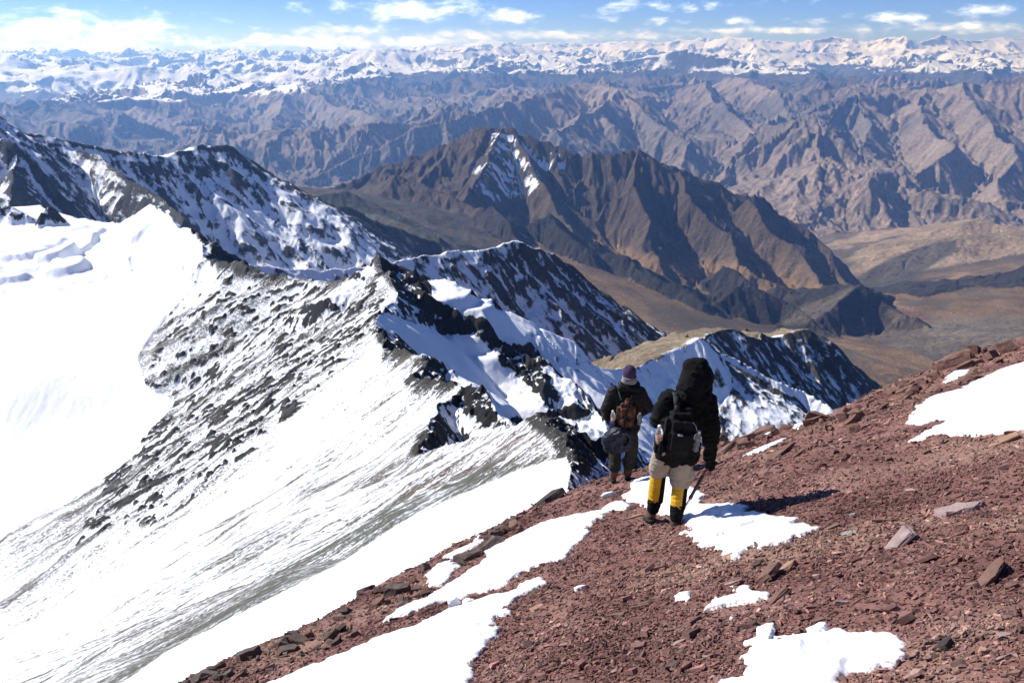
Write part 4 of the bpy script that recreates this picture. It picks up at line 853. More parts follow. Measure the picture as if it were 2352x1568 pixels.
left = [(420,1572),(500,1534),(600,1486),(700,1448),(780,1400),(900,1340),(1000,1288),(1100,1236),(1180,1195)]
for i in range(115):
    t = random.random(); px, py = along(left, t); w = random.choice([12, 15, 18, 24, 30]); py += random.random() * (14 + 60 * math.sin(math.pi * min(1, t * 1.0))) + 3
    if in_snow(px, py): continue
    me, fl = protoR[8 + random.randrange(8)] if random.random() < .8 else protoR[random.randrange(8)]
    put_rock(px, py, w, me, None, left_label(px, w), 'rocks along the left rim', random.random() * 6.28, random.gauss(0, .3), random.gauss(0, .3), .15, flat=fl)
for i in range(120):
    px = 1500 + random.random() * 850; py = 1010 + random.random() * 540; 
    if py < 1300 - (px - 1500) * .35 and px < 1700 and py < 1060: continue
    if in_snow(px, py) or (px < 1640 and py < 1230): continue
    me, fl = flatR[random.randrange(6)]; put_rock(px, py, random.choice([9, 11, 13, 16, 20]) * (1 + (py - 1010) / 900), me, None, flat_label(px, py, me), 'flat slabs on the open scree', .4 + random.gauss(0, .6), random.gauss(0, .14), random.gauss(-.1, .16), .1, flat=fl)
for i in range(26):
    px = 1180 + random.random() * 420; py = 1330 + random.random() * 230
    if in_snow(px, py): continue
    me, fl = flatR[random.randrange(6)]; put_rock(px, py, random.choice([12, 16, 22]), me, None, flat_label(px, py, me), 'flat slabs on the open scree', .4 + random.gauss(0, .6), random.gauss(0, .14), random.gauss(-.1, .16), .1, flat=fl)
def lump_mesh(seed):
    me = rock_mesh(.75, int(900 + seed * 10), 1.1); bm = bmesh.new(); bm.from_mesh(me); bmesh.ops.subdivide_edges(bm, edges=bm.edges[:], cuts=2, use_grid_fill=True)
    for _ in range(2): bmesh.ops.smooth_vert(bm, verts=bm.verts, factor=.5, use_axis_x=True, use_axis_y=True, use_axis_z=True)
    co = np.array([v.co[:] for v in bm.verts], np.float32); n = gn(co[:, 0] * 5 + seed, co[:, 1] * 5 + co[:, 2] * 4, 5) * .05 + gn(co[:, 0] * 13, co[:, 2] * 13 + co[:, 1] * 7, 6) * .025
    bm.normal_update()
    for v, k in zip(bm.verts, n): v.co += v.normal * float(k)
    bm.to_mesh(me); bm.free(); me.name = 'snow_chunk'; me.polygons.foreach_set('use_smooth', np.ones(len(me.polygons), bool)); me.materials.clear(); me.materials.append(M_snow); return me
for i, (px, py, w, sx, sz, lab) in enumerate([(1875,1459,44,1,.7,'snow chunk standing on the upper rim of the rounded snow patch, bottom right'),(1679,1435,15,1,.8,'larger of two small snow lumps above the rounded snow patch'),(1699,1450,13,.9,.9,'smaller of two small snow lumps above the rounded snow patch'),
    (1332,1360,20,1,.8,'round snow lump alone on bare scree in the middle foreground'),(1395,1140,28,1.2,.5,'snow lump on the scree left of the hooded hiker'),(1045,1392,32,.8,1.0,'left one of two snow boulders at the upper rim of the wide snow field'),(1078,1386,30,1,.8,'right one of two snow boulders at the upper rim of the wide snow field'),
    (1757,1472,60,1.1,.5,'large snow block forming the left corner of the rounded snow patch')]):
    put_rock(px, py, w, lump_mesh(i * 7.3), None, lab, None, i * 1.1, 0, 0, .15, (sx, 1, sz), .7, 'snow_chunk')
# ================================================================ the hikers
def simple_mat(name, colr, rough=.75, noise=None, spec=.3, bump=.0, bscale=40, sheen=0.0, metal=0.0):
    m = bpy.data.materials.new(name); m.use_nodes = True; nt = m.node_tree; N = nt.nodes.new; L = nt.links.new; bs = nt.nodes['Principled BSDF']
    bs.inputs['Base Color'].default_value = (*colr, 1); bs.inputs['Roughness'].default_value = rough; bs.inputs['Specular IOR Level'].default_value = spec; bs.inputs['Metallic'].default_value = metal
    tc = N('ShaderNodeTexCoord')
    if noise:
        n = N('ShaderNodeTexNoise'); n.inputs['Scale'].default_value = noise[0]; n.inputs['Detail'].default_value = 5; L(tc.outputs['Object'], n.inputs['Vector'])
        r = N('ShaderNodeValToRGB'); L(n.outputs[0], r.inputs[0]); r.color_ramp.elements[0].position = .38; r.color_ramp.elements[1].position = .62
        r.color_ramp.elements[0].color = (*colr, 1); r.color_ramp.elements[1].color = (*noise[1], 1); L(r.outputs[0], bs.inputs['Base Color'])
    if bump:
        n = N('ShaderNodeTexNoise'); n.inputs['Scale'].default_value = bscale; n.inputs['Detail'].default_value = 4; L(tc.outputs['Object'], n.inputs['Vector'])
        b = N('ShaderNodeBump'); b.inputs['Strength'].default_value = bump; b.inputs['Distance'].default_value = .01; L(n.outputs[0], b.inputs['Height']); L(b.outputs[0], bs.inputs['Normal'])
    return m
K = dict(
 skin=simple_mat('skin', (.35, .18, .12), .6), black=simple_mat('black_cloth', (.005, .005, .0055), .85, (6, (.008, .008, .0085)), .12, .4, 30),
 black2=simple_mat('black_pack_cloth', (.005, .005, .0055), .8, (9, (.008, .008, .0085)), .15, .3, 60), strap=simple_mat('grey_strap', (.02, .022, .022), .8),
 down=simple_mat('dark_down_cloth', (.006, .006, .006), .65, (5, (.010, .0095, .009)), .2, .3, 25),
 beige=simple_mat('beige_cloth', (.36, .29, .215), .85, (7, (.30, .24, .18)), .2, .35, 35), yellow=simple_mat('yellow_gaiter', (.62, .35, .010), .6, (9, (.55, .29, .008)), .3, .3, 40),
 boot=simple_mat('brown_boot', (.16, .09, .055), .7, (14, (.11, .06, .04)), .3, .4, 50), sole=simple_mat('black_sole', (.02, .019, .018), .8),
 purple=simple_mat('purple_knit', (.075, .042, .085), .9, (30, (.055, .032, .065)), .1, .6, 120), grey=simple_mat('grey_scarf', (.24, .23, .22), .9, None, .2, .5, 60),
 olive=simple_mat('olive_cloth', (.032, .031, .022), .85, (8, (.022, .022, .016)), .2, .4, 35), navy=simple_mat('navy_shell', (.006, .008, .016), .5, (8, (.012, .017, .032)), .3, .5, 18),
 orange=simple_mat('orange_pattern', (.13, .045, .02), .8, (22, (.010, .008, .008)), .3, .3, 40), white=simple_mat('white_cap', (.75, .75, .74), .45), red=simple_mat('red_shaft', (.20, .02, .02), .35, None, .5),
 carbon=simple_mat('black_shaft', (.02, .02, .02), .35, None, .5), steel=simple_mat('steel_tip', (.45, .45, .46), .35, None, .5, metal=.9), cordm=simple_mat('thin_cord', (.05, .05, .05), .8), logo=simple_mat('grey_logo', (.30, .30, .31), .6),
 blue=simple_mat('blue_label', (.02, .04, .30), .5), juice=simple_mat('orange_drink', (.55, .22, .06), .3))
def bottle_mat():
    m = bpy.data.materials.new('clear_plastic'); m.use_nodes = True; bs = m.node_tree.nodes['Principled BSDF']
    bs.inputs['Base Color'].default_value = (.95, .97, .97, 1); bs.inputs['Roughness'].default_value = .12; bs.inputs['Transmission Weight'].default_value = .85; bs.inputs['IOR'].default_value = 1.25
    return m
K['plastic'] = bottle_mat()
def capsule(bm, a, b, ra, rb, sx=1.0, sy=1.0, seg=14):
    a = Vector(a); b = Vector(b); d = (b - a); L_ = d.length
    if L_ < 1e-6: d = Vector((0, 0, 1)); L_ = 1e-6
    q = d.normalized().to_track_quat('Z', 'Y').to_matrix()
    rings = []
    for k in range(-4, 1): t = k / 4 * math.pi / 2; rings.append((math.sin(t) * ra, math.cos(t) * ra))
    for k in range(0, 5): t = k / 4 * math.pi / 2; rings.append((L_ + math.sin(t) * rb, math.cos(t) * rb))
    vs = []
    for z, r in rings:
        ring = []
        for i in range(seg):
            th = 2 * math.pi * i / seg; p = q @ Vector((math.cos(th) * max(r, 1e-4), math.sin(th) * max(r, 1e-4), z))
            p = Vector((p.x * sx, p.y * sy, p.z)); ring.append(bm.verts.new(Vector((a.x, a.y, a.z)) + p))
        vs.append(ring)
    for r0, r1 in zip(vs, vs[1:]):
        for i in range(seg): bm.faces.new((r0[i], r0[(i + 1) % seg], r1[(i + 1) % seg], r1[i]))
    bm.faces.new(vs[0][::-1]); bm.faces.new(vs[-1])
def ellipsoid(bm, c, r, rot=None):
    M_ = Matrix.Translation(c) @ (rot.to_matrix().to_4x4() if rot else Matrix.Identity(4)) @ Matrix.Diagonal((*r, 1))
    bmesh.ops.create_uvsphere(bm, u_segments=20, v_segments=14, radius=1.0, matrix=M_)
def boxy(bm, c, s, rot=None, bev=.0):
    b2 = bmesh.new(); bmesh.ops.create_cube(b2, size=1.0, matrix=Matrix.Diagonal((*s, 1)))
    if bev: bmesh.ops.bevel(b2, geom=b2.edges[:], offset=bev, segments=3, affect='EDGES')
    M_ = Matrix.Translation(c) @ (rot.to_matrix().to_4x4() if rot else Matrix.Identity(4)); bmesh.ops.transform(b2, matrix=M_, verts=b2.verts)
    me = bpy.data.meshes.new('t'); b2.to_mesh(me); b2.free(); bm.from_mesh(me); bpy.data.meshes.remove(me)
def finish(name, bm, mat, parent, voxel=.011, smooth=3, folds=0.0, fscale=.07, stretch=(1, 1, 1), remesh=True):
    me = bpy.data.meshes.new(name); bmesh.ops.recalc_face_normals(bm, faces=bm.faces); bm.to_mesh(me); bm.free()
    o = bpy.data.objects.new(name, me); C.objects.link(o)
    if remesh:
        md = o.modifiers.new('r', 'REMESH'); md.mode = 'VOXEL'; md.voxel_size = voxel
        if smooth: ms = o.modifiers.new('s', 'SMOOTH'); ms.iterations = smooth; ms.factor = .5
        dg = bpy.context.evaluated_depsgraph_get(); ev = o.evaluated_get(dg); m2 = bpy.data.meshes.new_from_object(ev); o.modifiers.clear(); o.data = m2; bpy.data.meshes.remove(me); me = m2
    me.name = name
    n = len(me.vertices); co = np.empty(n * 3, np.float32); me.vertices.foreach_get('co', co); co = co.reshape(-1, 3)
    if folds:
        no = np.empty(n * 3, np.float32); me.vertices.foreach_get('normal', no); no = no.reshape(-1, 3)
        p = co / fscale / np.array(stretch); w = 1.4 * gn(p[:, 0] * .4 + p[:, 1] * .3, p[:, 2] * .4, 5)
        f = 1 - 2.2 * np.abs(gn(p[:, 0] + p[:, 1] * .7 + w, p[:, 2] + w + .4 * p[:, 1], 6)); f += .5 * (1 - 2 * np.abs(gn(p[:, 0] * 2 + 3, p[:, 2] * 2.2 + p[:, 1] * 1.7, 8)))
        co = co + no * (f * folds)[:, None]; me.vertices.foreach_set('co', co.astype(np.float32).ravel())
    me.polygons.foreach_set('use_smooth', np.ones(len(me.polygons), bool)); me.update()
    me.materials.clear(); me.materials.append(mat); o.parent = parent
    return o
def root_at(name, loc, rz, label, cat, group=None):
    e = bpy.data.objects.new(name, None); C.objects.link(e); e.location = loc; e.rotation_euler = (0, 0, rz); e.empty_display_size = .2
    return tag(e, label, cat, group)
def gz(x, y): return float(FZ(np.array([x]), np.array([y]), False)[0])
def glove(name, wrist, palm, axis_dir, side, mat, parent, closed=1.0):
    """palm centre, fingers curled round an axis held in the fist"""
    bm = bmesh.new(); w = Vector(wrist); p = Vector(palm); d = (p - w).normalized(); ax = Vector(axis_dir).normalized(); out = d.cross(ax).normalized() * side
    capsule(bm, w, p, .034, .040)
    capsule(bm, p - ax * .030, p + ax * .030, .030, .028)
    for k in range(4):
        t = (k - 1.5) * .021; ln = (.036, .042, .040, .031)[k]
        a = p + ax * t + d * .022 + out * .005; b = a + d * ln * .55 + out * ln * .8; c = b - d * ln * .35 + out * ln * .55; e_ = c - d * ln * .75 - out * ln * .25
        capsule(bm, a, b, .0125, .0115, seg=8); capsule(bm, b, c, .0115, .011, seg=8); capsule(bm, c, e_, .011, .010, seg=8)
    a = p - ax * .036 - d * .012 + out * .008; b = a + out * .032 + d * .012 - ax * .008; c = b + out * .012 + d * .026 + ax * .010
    capsule(bm, a, b, .015, .013, seg=8); capsule(bm, b, c, .013, .011, seg=8)
    return finish(name, bm, mat, parent, voxel=.005, smooth=2)
def boot(name, heel, fwd, up_tilt, parent, mat=None):
    bm = bmesh.new(); h = Vector(heel); f = Vector(fwd).normalized(); r = Matrix.Rotation(up_tilt, 3, Vector((0, 0, 1)).cross(f) * -1); F = (r @ f); U = r @ Vector((0, 0, 1))
    capsule(bm, h + F * .05 + U * .06, h + F * .20 + U * .045, .050, .042); capsule(bm, h + F * .045 + U * .06, h + F * .045 + U * .11, .052, .050); capsule(bm, h + F * .1 + U * .07, h + F * .17 + U * .055, .048, .042)
    o = finish(name, bm, mat or K['boot'], parent, voxel=.009, smooth=2, folds=.002, fscale=.03)
    bm = bmesh.new(); S_ = F.cross(U)
    pts = [(-.035, -.034), (-.045, 0), (-.035, .034), (.06, .036), (.16, .050), (.225, .034), (.245, 0), (.225, -.034), (.16, -.048), (.06, -.034)]
    lo = [bm.verts.new(h + F * (a + .03) + S_ * b * 1.12 - U * .012) for a, b in pts]; hi = [bm.verts.new(h + F * (a + .03) + S_ * b * 1.12 + U * .022) for a, b in pts]
    bm.faces.new(lo[::-1]); bm.faces.new(hi)
    for i in range(10): bm.faces.new((lo[i], lo[(i + 1) % 10], hi[(i + 1) % 10], hi[i]))
    bmesh.ops.bevel(bm, geom=bm.edges[:], offset=.005, segments=2, affect='EDGES')
    finish('sole', bm, K['sole'], o, remesh=False)
    return o
def face(bm, c, fw, s=1.0):        # head with brow, nose, mouth, chin and ears; c its centre, fw where it looks
    c = Vector(c); fw = Vector(fw).normalized(); up = Vector((0, 0, 1)); rt = fw.cross(up).normalized()
    ellipsoid(bm, c, (.076 * s, .092 * s, .105 * s)); ellipsoid(bm, c + fw * .03 * s - up * .055 * s, (.055 * s, .055 * s, .055 * s))
    capsule(bm, c + fw * .085 * s + up * .012 * s, c + fw * .108 * s - up * .022 * s, .010 * s, .014 * s, seg=8)
    capsule(bm, c + fw * .088 * s - up * .05 * s - rt * .02 * s, c + fw * .088 * s - up * .05 * s + rt * .02 * s, .008 * s, .008 * s, seg=8)
    for q in (-1, 1):
        ellipsoid(bm, c + rt * q * .076 * s - up * .01 * s, (.012 * s, .02 * s, .03 * s)); ellipsoid(bm, c + fw * .083 * s + rt * q * .03 * s + up * .018 * s, (.013 * s, .009 * s, .009 * s))
def bottle(base, up, h, r, label, fill=None, band=None, name='bottle'):
    q = Vector(up).normalized().to_track_quat('Z', 'Y'); e = bpy.data.objects.new(name, None); C.objects.link(e); e.location = base; e.rotation_euler = q.to_euler(); e.empty_display_size = .05; tag(e, label, 'bottle')
    def lathe(prof, nm, mat, seg=20):
        bm = bmesh.new(); vs = [[bm.verts.new((math.cos(6.28318 * i / seg) * a, math.sin(6.28318 * i / seg) * a, z)) for i in range(seg)] for a, z in prof]
        for r0, r1 in zip(vs, vs[1:]):
            for i in range(seg): bm.faces.new((r0[i], r0[(i + 1) % seg], r1[(i + 1) % seg], r1[i]))
        bm.faces.new(vs[0][::-1]); bm.faces.new(vs[-1]); return finish(nm, bm, mat, e, remesh=False)
    prof = [(r * .8, 0), (r, .01)]
    for k in range(6): z = .02 + k * (h * .66 - .02) / 6; prof += [(r, z), (r, z + h * .05), (r * .93, z + h * .075)]
    prof += [(r, h * .66), (r * .85, h * .76), (r * .45, h * .86), (r * .38, h * .90)]
    lathe(prof, 'body', K['plastic']); lathe([(r * .44, h * .895), (r * .46, h * .9), (r * .46, h * .985), (r * .40, h)], 'cap', K['white'])
    if fill: lathe([(r * .78, .006), (r * .9, .014), (r * .9, h * fill), (r * .85, h * fill + .002)], 'drink', K['juice'])
    if band: lathe([(r * 1.01, h * .05), (r * 1.02, h * .06), (r * 1.02, h * .24), (r * 1.01, h * .25)], 'label', K['blue'])
    return e
def world(rt, p):
    return Matrix.Translation(rt.location) @ rt.rotation_euler.to_matrix().to_4x4() @ Vector(p)
def tube(bm, pts, r, seg=6):
    for a, b in zip(pts, pts[1:]): capsule(bm, a, b, r, r, seg=seg)

# ---------------------------------------------------------------- the larger hiker
x1, y1 = plane_hit(1527, 1203)
P1 = root_at('person', (x1, y1, gz(x1, y1)), 0, 'person with big black hood and jacket, beige trousers and yellow gaiters, seen from behind', 'person')
bm = bmesh.new()                   # the body under the clothes
HIPL, HIPR = (-.03, 0, .93), (.13, 0, .93); KNL, KNR = (-.075, .15, .49), (.140, .05, .50); ANL, ANR = (-.105, .14, .085), (.095, -.09, .125)
capsule(bm, (.05, 0, .97), (.11, 0, 1.15), .12, .115, 1.15, .85); capsule(bm, (.11, 0, 1.15), (.14, 0, 1.36), .125, .125, 1.25, .85)
for h, k, a in ((HIPL, KNL, ANL), (HIPR, KNR, ANR)): capsule(bm, h, k, .085, .058); capsule(bm, k, a, .055, .038); capsule(bm, a, (a[0], a[1] + .12, a[2] - .05), .036, .03)
SHL, SHR = (-.04, 0, 1.43), (.33, 0, 1.41); ELL, ELR = (-.12, .10, 1.16), (.395, -.03, 1.12); WRL, WRR = (-.06, .30, 1.04), (.425, .05, .76)
for s_, e_, w_ in ((SHL, ELL, WRL), (SHR, ELR, WRR)): capsule(bm, (.14, 0, 1.42), s_, .07, .06); capsule(bm, s_, e_, .052, .042); capsule(bm, e_, w_, .040, .028); capsule(bm, w_, tuple(w_[i] + (w_[i] - e_[i]) * .18 for i in range(3)), .028, .030)
capsule(bm, (.15, .01, 1.42), (.19, .04, 1.58), .055, .055); face(bm, (.205, .06, 1.66), (.1, 1, -.25))
finish('body', bm, K['skin'], P1, .013, 2)
bm = bmesh.new()                   # beige trousers, loose and gathered under the knee
capsule(bm, (-.03, 0, .90), (.12, 0, .90), .135, .135, 1, .95)
capsule(bm, (-.045, 0, .86), (-.075, .11, .60), .108, .098, 1.05, 1); capsule(bm, (-.075, .11, .60), (-.078, .13, .56), .098, .088)
capsule(bm, (.135, 0, .86), (.145, .05, .50), .115, .108, 1.05, 1); capsule(bm, (.145, .05, .50), (.143, .055, .45), .106, .09)
boxy(bm, (.225, -.04, .62), (.05, .11, .16), Euler((0, 0, .25)), .02)
finish('trousers', bm, K['beige'], P1, .010, 3, .008, .075, (1, 1, .8))
for (k, a, zt, s) in ((KNL, ANL, .60, -1), (KNR, ANR, .46, 1)):
    kv, av = Vector(k), Vector(a); top = kv.lerp(av, max(0, (k[2] - zt) / (k[2] - a[2]))) if zt < k[2] else kv + Vector((0, 0, zt - k[2] - .02)); mid = kv.lerp(av, .67); low = av + Vector((0, 0, .02))
    bm = bmesh.new(); capsule(bm, top, mid, .072, .068, 1.05, 1); g = finish('gaiter', bm, K['yellow'], P1, .009, 3, .005, .05, (1, 1, .7))
    bm = bmesh.new(); capsule(bm, mid + Vector((0, 0, -.005)), low, .071, .060, 1.05, 1); finish('gaiter_cuff', bm, K['black'], g, .009, 2, .005, .04, (1, 1, .6))
    bm = bmesh.new(); o_ = Vector((.048 * (1 if s < 0 else .9), -.035, 0)); capsule(bm, top + o_, mid + o_, .036, .036, 1, 1); finish('side_panel', bm, K['black'], g, .008, 2)
boot('boot', (-.118, .075, -.012), (-.12, 1, 0), -.36, P1); boot('boot', (.080, -.155, .060), (.10, 1, 0), -.50, P1)
bm = bmesh.new()                   # black jacket
capsule(bm, (.055, 0, .88), (.10, .0, 1.10), .195, .185, 1.10, .72); capsule(bm, (.10, 0, 1.10), (.14, 0, 1.33), .19, .175, 1.22, .78)
capsule(bm, (-.02, 0, 1.38), (.31, 0, 1.37), .095, .095, 1, 1); capsule(bm, (.07, -.01, 1.42), (.28, -.01, 1.42), .10, .10)
capsule(bm, SHL, ELL, .092, .082); capsule(bm, ELL, WRL, .080, .062); capsule(bm, SHR, ELR, .100, .088); capsule(bm, (ELR[0], ELR[1], ELR[2]), WRR, .088, .058)
capsule(bm, (-.02, .0, .84), (.17, .0, .82), .130, .130, 1, .95)
capsule(bm, (.12, -.05, 1.47), (.26, -.04, 1.47), .10, .10)
J = finish('jacket', bm, K['black'], P1, .011, 3, .012, .11, (1, 1, .7))
bm = bmesh.new()                   # the hood: tall, flat topped, bunched at the neck
capsule(bm, (.12, .0, 1.54), (.29, .0, 1.54), .095, .095); capsule(bm, (.19, -.02, 1.58), (.215, .02, 1.71), .150, .135, 1.02, .95); capsule(bm, (.16, .02, 1.765), (.25, .02, 1.775), .082, .082); capsule(bm, (.215, .0, 1.64), (.24, .0, 1.66), .145, .145)
boxy(bm, (.20, -.13, 1.60), (.22, .03, .05), None, .012); boxy(bm, (.29, -.10, 1.50), (.12, .06, .09), Euler((0, .3, -.5)), .015); boxy(bm, (.205, -.105, 1.735), (.16, .03, .035), Euler((-.2, .1, 0)), .01)
finish('hood', bm, K['black'], J, .009, 4, .006, .12, (1, 1, 1.1))
HR = (.432, .07, .675); AX = (Vector((-.20, -.10, -.36))).normalized()
glove('glove', WRR, HR, AX, -1, K['black2'], P1); glove('glove', WRL, (-.03, .36, 1.02), (1, 0, .2), 1, K['black2'], P1)
# pole in the right fist
pr = root_at('trekking_pole', world(P1, HR), 0, 'red and black trekking pole held in the right glove of the hooded hiker', 'trekking pole')
def seg_(nm, a, b, r0, r1, mat, par=None):
    bm = bmesh.new(); capsule(bm, AX * a, AX * b, r0, r1, seg=12); return finish(nm, bm, mat, par or pr, remesh=False)
seg_('grip', -.07, .05, .015, .016, K['carbon']); seg_('upper_shaft', .05, .16, .012, .012, K['red']); seg_('lower_shaft', .15, .40, .018, .017, K['carbon']); seg_('clamp', .385, .405, .021, .021, K['red']); seg_('tip_shaft', .40, .49, .012, .009, K['steel']); seg_('tip', .49, .535, .006, .003, K['steel'])
bm = bmesh.new(); tube(bm, [(0, 0, 0), (-.02, -.04, -.05), (-.01, -.05, -.16), (.0, -.05, -.24)], .0025); finish('wrist_cord', bm, K['cordm'], pr, remesh=False)
# backpack
def pack(loc, label, w, h, d, mat, name='backpack', tilt=0):
    e = bpy.data.objects.new(name, None); C.objects.link(e); e.location = loc; e.rotation_euler = (0, tilt, 0); tag(e, label, 'backpack'); return e
B1 = pack(world(P1, (.02, -.17, .92)), 'black day backpack with grey strap worn by the hooded hiker', .36, .5, .2, None, tilt=.06)
bm = bmesh.new(); boxy(bm, (0, -.06, .24), (.30, .18, .46), Euler((.10, 0, 0)), .06); boxy(bm, (.0, -.05, .10), (.33, .20, .20), None, .06); boxy(bm, (.02, -.03, .44), (.25, .14, .12), None, .045)
finish('main_bag', bm, K['black2'], B1, .009, 3, .005, .07)
bm = bmesh.new(); boxy(bm, (0, -.155, .20), (.24, .07, .24), Euler((.06, 0, 0)), .03); finish('front_pocket', bm, K['black2'], B1, .008, 2, .004, .06)
for s in (-1, 1):
    bm = bmesh.new(); boxy(bm, (s * .175, -.055, .10), (.10, .15, .19), None, .035); finish('side_pocket', bm, K['black'], B1, .008, 2, .004, .05)
bm = bmesh.new(); boxy(bm, (-.02, -.200, .285), (.05, .006, .022), None, .002); finish('logo', bm, K['logo'], B1, remesh=False)
bm = bmesh.new(); tube(bm, [(.10, -.15, .40), (.13, -.16, .37), (.14, -.17, .33)], .004); finish('zip_pull', bm, K['logo'], B1, remesh=False)
bm = bmesh.new()
pts = [(-.05, -.07, .47), (-.055, -.04, .53), (-.055, .05, .585), (-.05, .14, .59), (-.04, .22, .55)]
for a, b in zip(pts, pts[1:]):
    m_ = (Vector(a) + Vector(b)) / 2; dv = Vector(b) - Vector(a); boxy(bm, m_, (.055, dv.length * 1.15, .014), Euler((math.atan2(dv.z, dv.y), 0, 0)), .004)
finish('shoulder_strap', bm, K['strap'], B1, remesh=False)
bottle(world(P1, (-.160, -.245, 1.055)), (-.05, -.1, 1), .21, .036, 'clear bottle of orange drink in the left side pocket of the black backpack', .45)
bottle(world(P1, (.185, -.285, 1.005)), (.12, -.1, 1), .22, .037, 'empty clear bottle in the right side pocket of the black backpack')

# ---------------------------------------------------------------- the hiker ahead
x2, y2 = plane_hit(1427, 1106)
P2 = root_at('person', (x2, y2, gz(x2, y2)), 0, 'person in purple beanie, dark down jacket and olive trousers, ahead of the hooded hiker', 'person')
HIPL, HIPR = (-.09, 0, .92), (.09, 0, .92); KNL, KNR = (-.10, .07, .50), (.135, .0, .52); ANL, ANR = (-.115, .0, .11), (.095, .05, .12)
SHL, SHR = (-.17, 0, 1.44), (.21, 0, 1.43); ELL, ELR = (-.27, .0, 1.17), (.34, .0, 1.20); WRL, WRR = (-.24, .16, .98), (.24, .20, 1.02)
bm = bmesh.new()
capsule(bm, (0, 0, .97), (.01, 0, 1.15), .12, .115, 1.15, .85); capsule(bm, (.01, 0, 1.15), (.02, 0, 1.38), .12, .12, 1.2, .85)
for h, k, a in ((HIPL, KNL, ANL), (HIPR, KNR, ANR)): capsule(bm, h, k, .085, .058); capsule(bm, k, a, .055, .038); capsule(bm, a, (a[0], a[1] + .12, a[2] - .05), .036, .03)
for s_, e_, w_ in ((SHL, ELL, WRL), (SHR, ELR, WRR)): capsule(bm, (.02, 0, 1.42), s_, .07, .06); capsule(bm, s_, e_, .052, .042); capsule(bm, e_, w_, .040, .028); capsule(bm, w_, tuple(w_[i] + (w_[i] - e_[i]) * .18 for i in range(3)), .028, .030)
capsule(bm, (.03, .01, 1.42), (.045, .02, 1.60), .055, .055); face(bm, (.05, .05, 1.685), (0, 1, -.15))
finish('body', bm, K['skin'], P2, .013, 2)
bm = bmesh.new()
capsule(bm, (-.07, 0, .90), (.07, 0, .90), .125, .125); capsule(bm, HIPL, KNL, .11, .088); capsule(bm, KNL, (-.112, .0, .24), .086, .082); capsule(bm, HIPR, KNR, .11, .09); capsule(bm, KNR, (.105, .03, .26), .088, .080)
capsule(bm, (-.112, .0, .25), (-.112, 0, .27), .088, .088)
finish('trousers', bm, K['olive'], P2, .011, 3, .008, .07, (1, 1, .7))
for a in (ANL, ANR):
    bm = bmesh.new(); capsule(bm, (a[0], a[1], .26), (a[0], a[1], .13), .066, .062); finish('sock', bm, K['boot'], P2, .010, 2, .005, .035, (1, 1, .5))
boot('boot', (-.118, -.06, .035), (-.05, 1, 0), -.36, P2); boot('boot', (.09, -.01, .045), (.1, 1, 0), -.42, P2)
bm = bmesh.new()
for k in range(6): z = .90 + k * .095; capsule(bm, (-.04 + .01 * k, 0, z), (.05 + .01 * k, 0, z), (.150, .155, .158, .160, .162, .150)[k], (.150, .155, .158, .160, .162, .150)[k], 1.15, .85)
capsule(bm, (-.12, 0, 1.42), (.16, 0, 1.42), .095, .095)
for (a, b, r0, r1) in ((SHL, ELL, .088, .080), (ELL, WRL, .080, .062), (SHR, ELR, .088, .080), (ELR, WRR, .080, .062)):
    for k in range(4):
        t0, t1 = k / 4, (k + .8) / 4; va, vb = Vector(a), Vector(b); capsule(bm, va.lerp(vb, t0), va.lerp(vb, t1), r0 + (r1 - r0) * t0, r0 + (r1 - r0) * t0 - .008)
J = finish('jacket', bm, K['down'], P2, .011, 2, .007, .08, (1, 1, .5))
bm = bmesh.new(); capsule(bm, (-.08, -.06, 1.52), (.17, -.05, 1.50), .052, .050); capsule(bm, (-.06, .0, 1.56), (.15, 0, 1.56), .05, .05); capsule(bm, (.17, -.05, 1.50), (.215, -.03, 1.53), .03, .012)
finish('hood', bm, K['down'], J, .010, 2, .006, .05)
bm = bmesh.new(); capsule(bm, (0.0, .01, 1.60), (.09, .01, 1.60), .068, .068); finish('scarf', bm, K['grey'], P2, .009, 2, .006, .04, (1, 1, .4))
bm = bmesh.new(); ellipsoid(bm, (.05, .03, 1.735), (.094, .105, .105)); capsule(bm, (.05, .03, 1.665), (.05, .03, 1.69), .094, .095); hat = finish('beanie', bm, K['purple'], P2, .009, 2, .0015, .02)
bm = bmesh.new()
for k in range(20):
    t0, t1 = 2 * math.pi * k / 20, 2 * math.pi * (k + 1) / 20; capsule(bm, (.05 + .096 * math.cos(t0), .03 + .098 * math.sin(t0), 1.66), (.05 + .096 * math.cos(t1), .03 + .098 * math.sin(t1), 1.66), .012, .012, seg=8)
finish('brim', bm, K['grey'], hat, .006, 1)
glove('glove', WRL, (-.22, .22, .96), (1, 0, .1), 1, K['black2'], P2); glove('glove', WRR, (.21, .26, .99), (1, 0, .1), 1, K['black2'], P2)
B2 = pack(world(P2, (-.01, -.17, 1.0)), 'small orange and black patterned backpack worn by the hiker in the beanie', .3, .4, .2, None)
bm = bmesh.new(); boxy(bm, (0, -.04, .18), (.26, .15, .36), Euler((.12, 0, 0)), .055); boxy(bm, (0.02, -.02, .37), (.14, .10, .10), None, .04); finish('main_bag', bm, K['orange'], B2, .009, 3, .006, .05)
bm = bmesh.new(); boxy(bm, (0, -.10, .09), (.20, .10, .16), None, .035); finish('front_pocket', bm, K['orange'], B2, .009, 3, .005, .05)
bm = bmesh.new(); tube(bm, [(.03, -.11, .40), (0, -.135, .28), (-.03, -.155, .16), (-.03, -.16, .02)], .016, 8); finish('zip_flap', bm, K['black2'], B2, .008, 2)
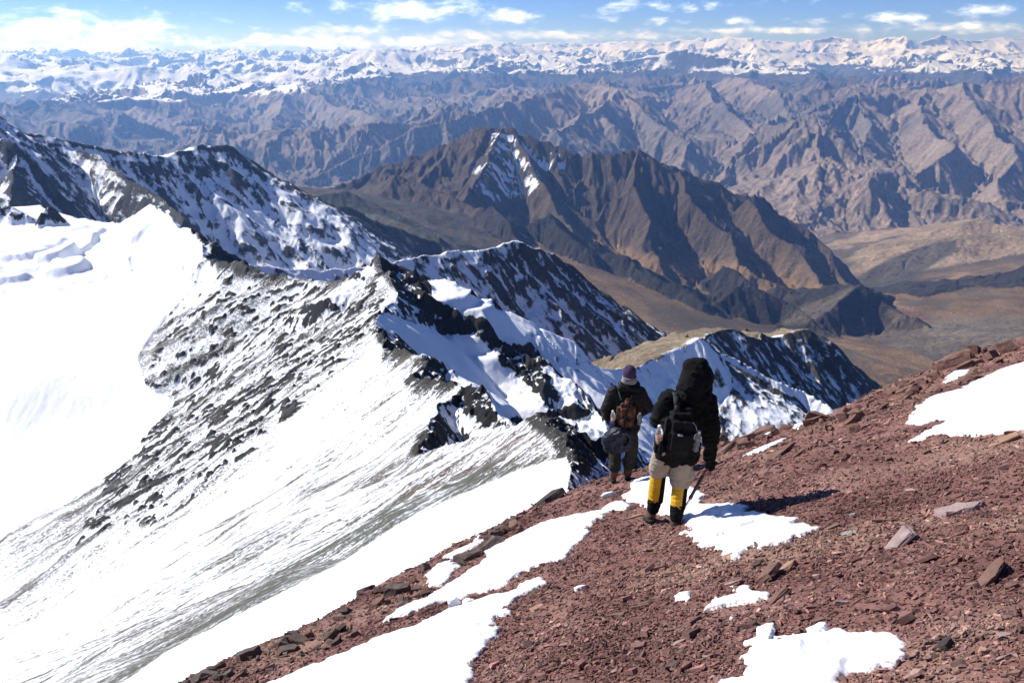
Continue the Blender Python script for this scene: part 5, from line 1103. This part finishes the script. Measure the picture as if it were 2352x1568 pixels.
for s in (-1, 1):
    bm = bmesh.new(); tube(bm, [(s * .07, -.02, .40), (s * .085, .02, .44), (s * .10, .10, .49), (s * .10, .18, .49)], .014, 8); finish('shoulder_strap', bm, K['strap'] if s < 0 else K['black2'], B2, remesh=False)
    bm = bmesh.new(); boxy(bm, (s * .155, -.04, .07), (.07, .11, .13), None, .025); finish('side_pocket', bm, K['black2'], B2, .008, 2)
bottle(world(P2, (-.185, -.225, 1.05)), (-.08, 0, 1), .20, .034, 'clear bottle with blue band in the left pocket of the orange and black backpack', .4, True)
bottle(world(P2, (.170, -.225, 1.03)), (.08, 0, 1), .19, .034, 'clear bottle in the right pocket of the orange and black backpack')
BG = root_at('bag', world(P2, (-.09, -.22, .70)), 0, 'dark navy bundle tied under the backpack of the hiker in the beanie', 'bag')
bm = bmesh.new(); capsule(bm, (-.13, -.02, .10), (.0, -.04, .20), .12, .12, 1, .8); capsule(bm, (-.10, -.0, .0), (.06, .0, .04), .12, .13, 1, .75); capsule(bm, (.0, -.04, .22), (.12, -.02, .18), .10, .07, 1, .8)
finish('bundle', bm, K['navy'], BG, .010, 3, .014, .06, (1, 1, .7))
bm = bmesh.new(); tube(bm, [(.04, -.14, .24), (.10, -.145, .25), (.14, -.12, .17), (.13, -.11, .09), (.08, -.13, .05)], .018, 8); finish('sleeve', bm, K['navy'], BG, .008, 2, .004, .03)
bm = bmesh.new(); tube(bm, [(-.05, -.08, .28), (0, -.12, .30), (.02, -.10, .36)], .006, 6); finish('cord', bm, K['black2'], BG, remesh=False)
# ---------------------------------------------------------------- air
def haze():
    bm = bmesh.new(); bmesh.ops.create_cube(bm, size=1.0)
    for v in bm.verts:
        v.co = Vector((v.co.x * 112000, v.co.y * 112000, (720 if v.co.z > 0 else -3200)))
    me = bpy.data.meshes.new('haze'); bm.to_mesh(me); bm.free()
    o = bpy.data.objects.new('haze', me); C.objects.link(o)
    m = bpy.data.materials.new('haze'); m.use_nodes = True; nt = m.node_tree; nt.nodes.clear()
    out = nt.nodes.new('ShaderNodeOutputMaterial'); v = nt.nodes.new('ShaderNodeVolumePrincipled')
    v.inputs['Color'].default_value = (.26, .50, 1.0, 1); v.inputs['Density'].default_value = HAZE; v.inputs['Absorption Color'].default_value = (1, 1, 1, 1); v.inputs['Anisotropy'].default_value = .45
    nt.links.new(v.outputs[0], out.inputs['Volume']); me.materials.append(m)
    tag(o, 'thin blue air in front of the far mountains', 'haze', kind='stuff')
HAZE = 4.0e-5
haze()
